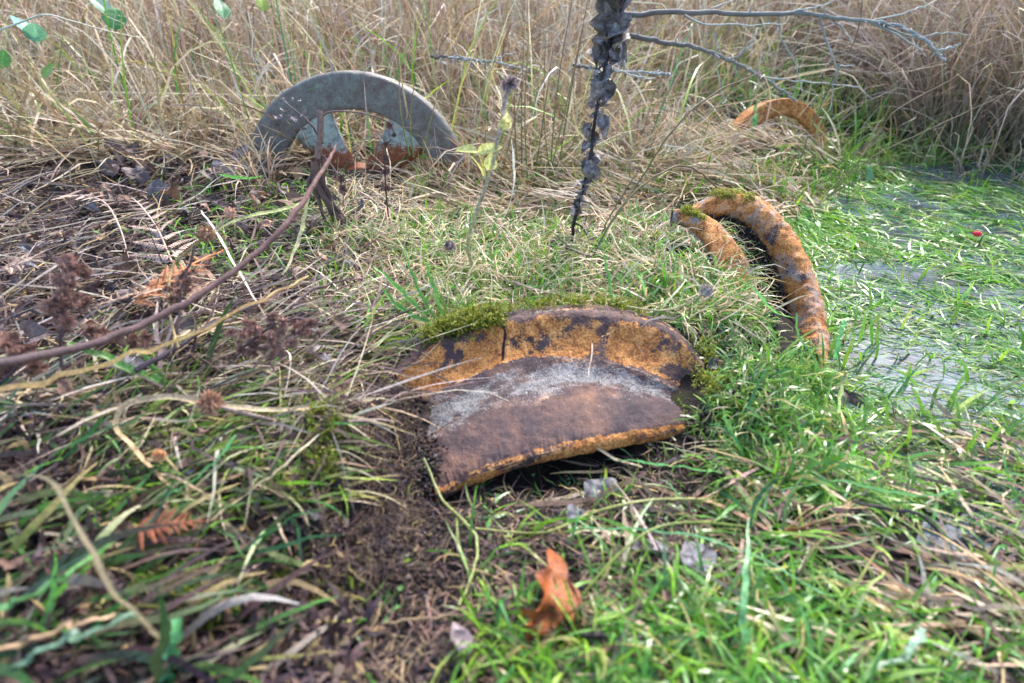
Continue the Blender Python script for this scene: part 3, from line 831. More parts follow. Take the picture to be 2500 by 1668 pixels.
tag(b.build('long_grass', M_GREEN), 'long green grass blades across the lower right corner', 'grass', kind='stuff')

# ------------------------------------------------------------------ straw lying on the ground
b = Bag()
# lower right
p, px, py = scat(2700, 1450, 2700, 1080, 1760); m = (rng.random(len(p)) < (.55 + .6 * vn(p[:, 0] * 10, p[:, 1] * 10, 55)) * np.where((px < 1900) & (py < 1330), .25, 1)) ; p = p[m]; n = len(p); p[:, 2] = np.maximum(p[:, 2], 0) + .003
b.blades(p, U(.02, .085, n), U(.001, .0028, n), rng.normal(2.8, .8, n), U(-.1, .35, n), U(0, .6, n), U(-.5, .5, n), .08, 5, pal(n, STRAW + BROWN), pal(n, STRAW + BROWN[:2]), floor=.004)
# among the turf
p, px, py = scat(9000, 780, 1880, 430, 800); m = ~in_rim(p) & ~near_right(px, py); p = p[m]; n = len(p)
b.blades(p, U(.015, .08, n), U(.0007, .0017, n), U(0, 6.28, n), U(-.1, .9, n), U(.1, 1.2, n), U(-1, 1, n), .12, 4, pal(n, PALE + STRAW), pal(n, PALE), floor=.005)
# hollow in front
p, px, py = scat(3600, 850, 1850, 1080, 1700); m = ~in_rim(p); p = p[m]; n = len(p)
b.blades(p, U(.008, .040, n), U(.0003, .0010, n), U(0, 6.28, n), U(-.1, .5, n), U(0, 1, n), U(-1.5, 1.5, n), .2, 5, pal(n, STRAW[2:] + BROWN * 2), pal(n, STRAW[2:] + BROWN * 2), floor=.003)
tag(b.build('loose_straw', M_DRY), 'thin dead straw scattered over the turf and the hollow', 'straw', kind='stuff')

# ------------------------------------------------------------------ matted middle straw
b = Bag()
p, px, py = scat(13000, 1100, 2080, 300, 530); m = ~near_right(px, py) & ~((px > 1780) & (px < 2050) & (py > 270) & (py < 318) & (rng.random(len(px)) < .6)) & (rng.random(len(p)) < 1 - .75 * sstep(1900, 2050, px)); p = p[m]; n = len(p)
b.blades(p, U(.04, .16, n), U(.0014, .0032, n), rng.normal(3.0, .7, n), U(-.1, .55, n), U(.1, .9, n), U(-.7, .7, n), .09, 4, pal(n, STRAW), pal(n, STRAW + PALE), floor=.006)
p, px, py = scat(5000, 1000, 2080, 290, 500); m = ~((px > 1760) & (px < 2060) & (py < 410)); p = p[m]; n = len(p)
b.blades(p, U(.02, .08, n), U(.001, .0025, n), U(0, 6.28, n), U(.2, 1.4, n), U(.1, 1.5, n), 0, .08, 4, pal(n, GREEN), pal(n, GREEN + GREEND), floor=.004)
tag(b.build('matted_straw', M_DRY), 'matted tan straw in the middle behind the withered plant', 'straw', kind='stuff')

# ------------------------------------------------------------------ left heap of dead stalks
b = Bag()
p, px, py = scat(6000, -250, 900, 290, 1050); m = ~((px > 620) & (py > 395) & (py < 520) & (rng.random(len(px)) < .8)) & (rng.random(len(px)) < 1 - .6 * np.exp(-((px - 480) / 250) ** 2 - ((py - 400) / 60) ** 2) - .55 * np.exp(-((px - 380) / 230) ** 2 - ((py - 610) / 110) ** 2)); p = p[m]; n = len(p)
az = np.where(rng.random(n) < .55, rng.normal(.15, .6, n), U(0, 6.28, n))
b.blades(p, U(.03, .15, n), U(.0007, .0018, n), az, U(-.1, .55, n), U(0, .9, n), U(-.6, .6, n), .09, 5, pal(n, LSTRAW + BROWN), pal(n, LSTRAW + BROWN[:2]), floor=.008)
p, px, py = scat(16000, -250, 1000, 330, 1700); m = ~in_rim(p) & ((px < 880) | (py < 560)); p = p[m]; n = len(p)
b.blades(p, U(.008, .030, n), U(.0010, .0042, n), U(0, 6.28, n), U(-.2, 1.2, n), U(0, 3, n), U(-2, 2, n), .35, 4, pal(n, BROWN), pal(n, BROWN), floor=.006)
p, px, py = scat(2300, 80, 860, 420, 700); m = rng.random(len(p)) < sstep(200, 650, px) * .9; p = p[m]; n = len(p)
b.blades(p, U(.015, .05, n), U(.001, .002, n), U(0, 6.28, n), U(.1, 1.3, n), U(.2, 2, n), 0, .1, 4, pal(n, GREEN), pal(n, GREENB), floor=.006)
tag(b.build('dead_stalks', M_DRY), 'tangle of dead stalks and straw over the left bank', 'dead stalks', kind='stuff')

# ------------------------------------------------------------------ lower left blades
b = Bag()
p, px, py = scat(1050, -350, 900, 930, 1760); m = ~((px > 700) & (py > 960)) & (rng.random(len(px)) < 1 - .6 * sstep(200, 700, px)); p = p[m]; px = px[m]; n = len(p)
sc = sstep(1000, 300, px) * .5 + .6
b.blades(p, U(.03, .10, n) * sc, U(.0012, .0034, n) * sc, np.where(rng.random(n) < .6, rng.normal(.4, .5, n), U(0, 6.28, n)), U(-.1, .7, n), U(.1, 1.4, n), U(-.8, .8, n), .1, 7, pal(n, LSTRAW[:1] + GREEND * 2 + BROWN * 2), pal(n, LSTRAW[:1] + GREEND * 2 + BROWN), floor=.008)
p, px, py = scat(1900, 150, 980, 820, 1280); m = ~((px > 780) & (py > 940)); p = p[m]; n = len(p)
b.blades(p, U(.03, .085, n), U(.0009, .0018, n), rng.normal(.3, .7, n), U(-.1, .7, n), U(.1, 1.5, n), U(-.8, .8, n), .08, 7, pal(n, PALE + GREEN), pal(n, PALE + GREEN), floor=.008)
tag(b.build('coarse_grass', M_DRY), 'coarse green and tan blades in the lower left corner', 'grass', kind='stuff')

# ------------------------------------------------------------------ soil crumbs and roots
b = Bag()
def crumbs(n, x0, x1, y0, y1, s0, s1, lift=.002, c=BROWN, mask=None):
    p, px, py = scat(n, x0, x1, y0, y1)
    if mask is not None: p = p[mask(p, px, py)]
    k = len(p); p[:, 2] += rng.random(k) * lift
    b.add(*octa(p, U(s0, s1, k) * np.exp(rng.normal(0, .35, k)), pal(k, c, .3)))
DK = [((.014, .010, .010), 4), ((.032, .022, .018), 3), ((.065, .045, .036), 1.6), ((.16, .13, .12), .3), ((.012, .013, .018), 3)]
crumbs(17000, 760, 1100, 900, 1430, .0006, .0019, .012, DK + [((.14, .10, .075), 2)], lambda p, px, py: ~in_rim(p) & ~((px > 1030) & (py < 1240)) & (rng.random(len(p)) < np.exp(-((px - 900) / 150) ** 2 * 1.2)))
crumbs(700, 780, 1040, 950, 1440, .0020, .0055, .006, DK, lambda p, px, py: ~in_rim(p) & (rng.random(len(p)) < np.exp(-((px - 900) / 120) ** 2)))
crumbs(9000, 700, 1800, 1040, 1720, .0006, .0018, .004, DK, lambda p, px, py: ~in_rim(p))
crumbs(3000, 1660, 1900, 760, 1080, .0010, .0028, .004, DK, lambda p, px, py: ~in_rim(p))
crumbs(4000, -200, 800, 800, 1720, .0015, .005, .006, DK)
crumbs(1800, -200, 900, 350, 800, .002, .006, .006, DK)
# soil caught on the right rim's plate
k = 3800
iu = rng.integers(3, 11, k); iv = rng.integers(0, 56, k)
q = Gp2[iu, iv] + rng.normal(0, .004, (k, 3)) + np.array([-.002, -.006, .006])
b.add(*octa(q, U(.0012, .0035, k), pal(k, DK, .3)))
# soil edge against the ends and foot of the front rim
k = 900
f = rng.random(k) ** 1.5 * .09
q = np.stack([np.interp(f * 8, range(9), mixc(cM, cE, .5)[:, j]) for j in range(3)], 1) + rng.normal(0, .010, (k, 3)) * np.array([.7, 2.2, .35]) + np.array([-.004, .0, .002])
b.add(*octa(q, U(.0012, .003, k), pal(k, DK, .3)))
q = np.stack([np.interp(8 - f * 4, range(9), mixc(cJ, cM, .5)[:, j]) for j in range(3)], 1) + rng.normal(0, .008, (k, 3)) * np.array([1, 2.0, .4]) + np.array([.005, .0, .0])
b.add(*octa(q, U(.001, .0028, k), pal(k, DK, .3)))
tag(b.build('soil_crumbs', M_CRUMB), 'crumbly dark soil around the front rim and on the left', 'soil', kind='stuff')

b = Bag()
p, px, py = scat(9500, 740, 1090, 930, 1460); m = ~in_rim(p) & ~((px > 1030) & (py < 1240)) & (rng.random(len(px)) < np.exp(-((px - 910) / 115) ** 2) * (1 - .6 * sstep(1280, 1400, py))); p = p[m]; n = len(p); p[:, 2] += rng.random(n) * .022
b.blades(p, U(.008, .034, n), U(.0003, .0009, n), U(0, 6.28, n), U(-1.2, 1.2, n), U(-2, 2, n), U(-4, 4, n), .5, 6, pal(n, [((.13, .085, .065), 3), ((.055, .038, .034), 5), ((.26, .18, .12), 1)]), pal(n, BROWN), clamp=False, tip=.4, keep=1, ws=1.3, ls=1)
ri = rng.integers(0, 56, 420); q = Gp2[rng.integers(3, 11, 420), ri] + np.array([-.004, -.010, .008])
b.blades(q, U(.01, .03, 420), U(.0003, .0007, 420), U(0, 6.28, 420), U(-1, 1, 420), U(-2, 2, 420), U(-3, 3, 420), .4, 6, pal(420, STRAW + BROWN), pal(420, STRAW), clamp=False, keep=1, ws=1.3, ls=1)
tag(b.build('fine_roots', M_DRY), 'fine curled roots hanging in the soil clump left of the rim', 'roots', kind='stuff')

# ------------------------------------------------------------------ dry grass bank behind
b = Bag()
def world_scat(n, x0, x1, y0, y1, pw=1.0):
    y = y0 + (y1 - y0) * rng.random(n) ** pw
    x = U(x0, x1, n) * (.35 + .65 * y / y1)
    return np.stack([x, y, hgt(x, y)], 1)
p = world_scat(40000, -4.6, 3.6, 1.62, 4.6, 1.7); 
dxr = p[:, 0] - (.55 + .45 * (p[:, 1] - 1.6))
m = (rng.random(len(p)) < 1 - .93 * sstep(-.1, .35, dxr) * (1 - sstep(2.9, 3.6, p[:, 1])))
m &= ~((p[:, 0] > .35) & (p[:, 0] < 1.3) & (p[:, 1] < 2.5) & (rng.random(len(p)) < .985))
m &= ~((abs(p[:, 0] + .37) < .22) & (p[:, 1] < 2.1) & (rng.random(len(p)) < .9))
p = p[m]; n = len(p)
hh = sstep(1.55, 2.4, p[:, 1])
tall = (.10 + .38 * hh) * rng.uniform(.5, 1.25, n)
lean = np.where(p[:, 0] < -.6, 2.4, 1.4)
b.blades(p, tall, U(.0016, .0034, n) * (.75 + .25 * p[:, 1] / 2), np.where(rng.random(n) < .5, lean + rng.normal(0, .8, n), U(0, 6.28, n)), U(.5, 1.55, n), U(.2, 2.3, n), U(-.7, .7, n), .16, 6, pal(n, BACK, .25), pal(n, BACK, .25), floor=.006)
p = world_scat(21000, -4.2, 1.2, 1.48, 3.2, 1.6); p = p[~((p[:, 0] > .5) & (p[:, 1] < 2.35)) & ~((abs(p[:, 0] + .37) < .2) & (p[:, 1] < 2.0) & (rng.random(len(p)) < .8))]; n = len(p)
b.blades(p, U(.08, .30, n), U(.0015, .003, n), U(0, 6.28, n), U(-.1, .7, n), U(-.3, .9, n), U(-1, 1, n), .15, 5, pal(n, BACK + PALE, .2), pal(n, BACK + PALE, .2), floor=.02)
p = world_scat(9000, -5, 5, 4.4, 9, 1.3); n = len(p)
b.blades(p, U(.3, .8, n), U(.005, .010, n), U(0, 6.28, n), U(.7, 1.5, n), U(.2, 1.5, n), 0, .12, 4, pal(n, BACK, .2), pal(n, BACK, .2))
p = world_scat(2600, -4.0, 1.3, 1.55, 3.2, 1.5); p = p[~((p[:, 0] > .5) & (p[:, 1] < 2.2))]; n = len(p)
b.blades(p, U(.15, .45, n), U(.002, .0035, n), U(0, 6.28, n), U(.5, 1.5, n), U(.5, 3.0, n), U(-1.4, 1.4, n), .28, 8, pal(n, PALE, .2), pal(n, PALE + BACK, .2), floor=.01)
for (x0, x1) in ((590, 680), (1060, 1150)):
    p, px, py = scat(260, x0, x1, 400, 480); n = len(p)
    b.blades(p, U(.05, .14, n), U(.001, .002, n), U(0, 6.28, n), U(.6, 1.5, n), U(.3, 2.2, n), 0, .12, 6, pal(n, BACK), pal(n, BACK + PALE))
tag(b.build('dry_grass_bank', M_DRY), 'bank of tall tangled dry grass behind the grey wheel', 'dry grass', kind='stuff')

b = Bag()
p = world_scat(1400, -3.6, 1.4, 1.5, 3.6, 1.5); p = p[~((p[:, 0] > .5) & (p[:, 1] < 2.2))]; n = len(p)
b.blades(p, U(.10, .38, n), U(.0018, .0035, n), U(0, 6.28, n), U(.7, 1.5, n), U(.1, 1.3, n), 0, .06, 5, pal(n, GREEN + GREEND), pal(n, GREEN + STRAW), floor=.005)
p = world_scat(4200, .55, 3.4, 2.25, 4.3, 1.0); n = len(p)
b.blades(p, U(.05, .2, n), U(.002, .004, n), U(0, 6.28, n), U(.3, 1.5, n), U(.1, 1.5, n), 0, .08, 4, pal(n, GREENB + GREEN), pal(n, GREENB), floor=.005)
tag(b.build('green_grass_behind', M_GREEN), 'green shoots mixed through the dry grass at the back', 'grass', kind='stuff')

# fine rush thicket, upper right
b = Bag()
n = 21000
cx_ = rng.choice(16, n); cc = np.stack([U(1.25, 3.4, 16), U(2.0, 3.6, 16)], 1)
cc[0] = (1.55, 2.15); cc[1] = (1.9, 2.1); cc[2] = (2.3, 2.2); cc[3] = (1.35, 2.45); cc[4] = (2.7, 2.3)
x = cc[cx_, 0] + rng.normal(0, .16, n); y = cc[cx_, 1] + rng.normal(0, .14, n)
ok_ = (x > 1.42) | (y > 2.9); x, y, cx_ = x[ok_], y[ok_], cx_[ok_]; n = len(x)
p = np.stack([x, y, hgt(x, y)], 1)
az = np.arctan2(y - cc[cx_, 1], x - cc[cx_, 0]) + rng.normal(0, .7, n)
RU = [((.38, .29, .23), 4), ((.50, .41, .33), 3), ((.24, .175, .15), 3), ((.58, .51, .42), 1.5), ((.20, .25, .10), 1)]  # rush browns, lightened so their colour stands in for pale haze
b.blades(p, U(.28, .75, n), U(.0012, .0024, n), az, U(.75, 1.5, n), U(.5, 2.2, n), U(-.4, .4, n), .06, 6, pal(n, [((.08, .13, .04), 2)] + RU[:3]), pal(n, RU), floor=.01)
tag(b.build('rush_thicket', M_DRY), 'thicket of fine brown rushes arching over the upper right corner', 'rushes', kind='stuff')
b = Bag()
p = world_scat(4200, .9, 3.9, 1.80, 2.35, 1.0); m = p[:, 0] > .95; p = p[m]; n = len(p)
b.blades(p, U(.03, .16, n), U(.0018, .0035, n), U(0, 6.28, n), U(.3, 1.5, n), U(.1, 1.5, n), 0, .08, 5, pal(n, GREEN + STRAW), pal(n, GREENB + PALE), floor=.004)
tag(b.build('green_margin', M_GREEN), 'dark green grass at the foot of the rush thicket by the water', 'grass', kind='stuff')

# ------------------------------------------------------------------ moss cushions
def moss(pts, n, spread, label, size=.006, cols=None, up=.9):
    b = Bag()
    pts = catmull(np.array(pts), 60)
    i = rng.integers(0, 60, n)
    q = pts[i] + rng.normal(0, 1, (n, 3)) * np.array(spread)
    cl = np.clip(.55 + 1.1 * vn(q[:, 0] * 75, q[:, 1] * 75, 61), .12, 1.6)
    m = rng.random(n) < cl; q = q[m]; cl = cl[m]; n = len(q)
    L_ = U(.5, 1.4, n) * size * (.55 + .6 * cl)
    cols = cols or [((.30, .34, .03), 3), ((.22, .28, .03), 3), ((.42, .44, .07), 2), ((.12, .16, .02), 2)]
    b.blades(q, L_, L_ * U(.10, .2, n), U(0, 6.28, n), U(-.3, 1.5, n), U(-.5, 1.5, n), U(-2, 2, n), .3, 4, pal(n, [((.08, .09, .015), 1), ((.14, .14, .02), 1)]), pal(n, cols), clamp=False, tip=.35, keep=1, ws=1, ls=1)
    # side branchlets: short wider leaves
    k = n
    q2 = q[rng.integers(0, n, k)] + rng.normal(0, size * .35, (k, 3)) + np.array([0, 0, size * .35])
    b.blades(q2, U(.25, .6, k) * size, U(.10, .2, k) * size, U(0, 6.28, k), U(-.4, 1.2, k), .3, 0, .2, 2, pal(k, cols), pal(k, cols), clamp=False, tip=.4, keep=1, ws=1.3, ls=1)
    tag(b.build('moss_cushion', M_MOSS), label, 'moss', kind='stuff')
r1 = catmull(cT, 100)
moss(r1[14:36] + np.array([0, -.002, .004]), 4200, (.006, .008, .005), 'bright yellow green moss on the left crest of the front rim', .010)
moss(r1[36:76] + np.array([0, .020, -.001]), 1300, (.006, .010, .002), 'low moss strip behind the crest of the front rim', .008)
moss(catmull(pr, 60)[5:17] + np.array([0, -.004, .022]), 2200, (.003, .008, .003), 'yellow moss cap on top of the right rim', .008, [((.42, .42, .08), 3), ((.34, .36, .05), 2), ((.5, .5, .16), 1)])
moss(catmull(pw, 60)[4:14] + np.array([0, -.004, .013]), 900, (.003, .005, .002), 'thin moss line on the inner ring of the right rim', .006)
moss(np.stack([np.interp([7.2, 7.6, 8, 8.1], range(9), c[:, j]) for c in (mixc(cM, cE, .3),) for j in range(3)], 1) + np.array([.008, 0, .004]), 2300, (.010, .022, .004), 'olive moss creeping over the right end of the front rim', .007)
moss(gnd(np.array([800., 790, 780, 800]), np.array([1000., 1080, 1160, 1230]), .012), 2000, (.008, .010, .004), 'moss on the left edge of the soil clump', .009, [((.20, .26, .03), 2), ((.13, .18, .02), 2)])
moss(gnd(np.array([380., 450, 500]), np.array([1430., 1450, 1500]), .008), 1500, (.015, .012, .004), 'dark moss patch in the lower left litter', .010, [((.12, .20, .02), 2), ((.08, .13, .02), 2)])
moss(gnd(np.array([560., 700, 830]), np.array([1420., 1440, 1410]), .006), 1600, (.015, .014, .004), 'dull moss on the dark soil below the clump', .008, [((.12, .18, .02), 2), ((.08, .11, .02), 2)])
moss(gnd(np.array([1700., 1735, 1760]), np.array([830., 900, 960]), .004), 2200, (.010, .014, .004), 'ragged moss between the right end of the front rim and the right rim', .007)
moss(gnd(np.array([1950., 2000, 2020]), np.array([900., 910, 950]), .004), 1200, (.012, .012, .004), 'yellow moss at the foot of the right rim', .008)

# small round-leaved weeds in the hollow
b = Bag()
def weed(px, py, k, s):
    c = gnd(np.array(float(px)), np.array(float(py)), .006)
    for i in range(k):
        o = c + rng.normal(0, s * 1.6, 3) * np.array([1, 1, .35])
        V, F, C = leaf_arrays(s * 1.3, s, 'round', .2, .3, .0002, i, 6, 5, (.10, .27, .06), (.18, .38, .12))
        E = Euler((rng.uniform(-.5, .6), rng.uniform(-.4, .4), rng.uniform(0, 6.28))).to_matrix()
        V = V @ np.array(E).T + o
        b.add(V, F, C)
for w in [(1410, 1300, 8, .0034), (1425, 1280, 6, .003), (1310, 1130, 6, .003), (1395, 1175, 4, .003), (1575, 1265, 8, .003), (1290, 1150, 5, .003), (1700, 1240, 6, .003),
          (1760, 1080, 14, .003), (1790, 1000, 14, .003), (1820, 960, 12, .003), (1740, 1120, 12, .003), (960, 1460, 6, .005), (1230, 1390, 5, .003), (1560, 1310, 4, .003),
          (920, 430 + 40, 4, .004), (985, 440, 4, .005), (1100, 500, 4, .004), (1000, 1190, 3, .003), (2380, 980, 8, .005), (2200, 905, 5, .005), (2440, 1010, 8, .005), (1850, 1180, 8, .003), (2070, 860, 6, .004)]:
    weed(*w)
tag(b.build('small_weeds', M_GREEN), 'tiny round leaved green weeds in the hollow and beside the rim', 'weeds', kind='stuff')

# ------------------------------------------------------------------ individual stems, blades and leaves
def P3(lst):
    """(px, py, Y) -> fixed forward distance; (px, py, 'g', lift) -> lying on the ground"""
    out = []
    for q in lst:
        if q[2] == 'g': out.append(gnd(np.array(float(q[0])), np.array(float(q[1])), q[3] if len(q) > 3 else .01))
        else: out.append(at_y(np.array(float(q[0])), np.array(float(q[1])), q[2]))
    return np.array(out)

def thing_tube(name, label, cat, pts, rad, c0, c1, mat=M_STEM, n=40, sides=8, group=None, wob=0.0, parent=None, flat=1.0):
    V, F = tube(P3(pts) if not isinstance(pts, np.ndarray) else pts, rad, n, sides, flat, wob)
    o = mesh_obj(name, V, F, mat, parent, gradc(V, c0, c1, n, sides))
    if parent is None: tag(o, label, cat, group)
    return o

def thing_ribbon(name, label, cat, pts, wid, c0, c1, mat=M_GREEN, n=30, tilt=0.0, group=None):
    V, F = ribbon(P3(pts), np.array(wid) * 1.35, n, tilt)
    o = mesh_obj(name, V, F, mat, None, gradc(V, c0, c1, n, 3))
    return tag(o, label, cat, group)

DKS = (.05, .038, .042); STR = (.50, .36, .17); PLE = (.60, .52, .38)
# long bare stem from the left edge up towards the grey wheel
thing_tube('bramble_cane', 'long dark bramble stem arching from the left edge to the grey wheel', 'stem',
           [(-120, 915, 0.368), (0, 885, 0.405), (170, 855, 0.46), (330, 800, 0.515), (480, 725, 0.57), (600, 640, 0.626), (700, 545, 0.681), (762, 455, 0.736), (800, 395, 0.782), (822, 352, 0.81)],
           [.0048, .0046, .0043, .0041, .0038, .0036, .0036, .0031, .0026, .001], (.055, .045, .055), (.30, .16, .13), n=80, wob=.0012)
thing_ribbon('dry_straw', 'flat orange straw stem crossing below the long bramble stem', 'stem',
             [(-80, 965, 0.374), (0, 945, 0.392), (150, 915, 0.427), (300, 870, 0.472), (430, 828, 0.507), (560, 768, 0.552), (680, 708, 0.596), (755, 675, 0.623)],
             [.010, .0095, .009, .008, .0085, .0075, .007, .005], (.58, .42, .21), (.62, .45, .21), M_DRY, 60, .5)
thing_tube('bramble_cane', 'dark purple twig lying just under the long bramble stem', 'stem',
           [(330, 905, .50), (430, 850, .54), (520, 790, .58), (640, 735, .64)], [.003, .0028, .0024, .0015], (.06, .045, .06), (.10, .07, .07), n=36, wob=.001)
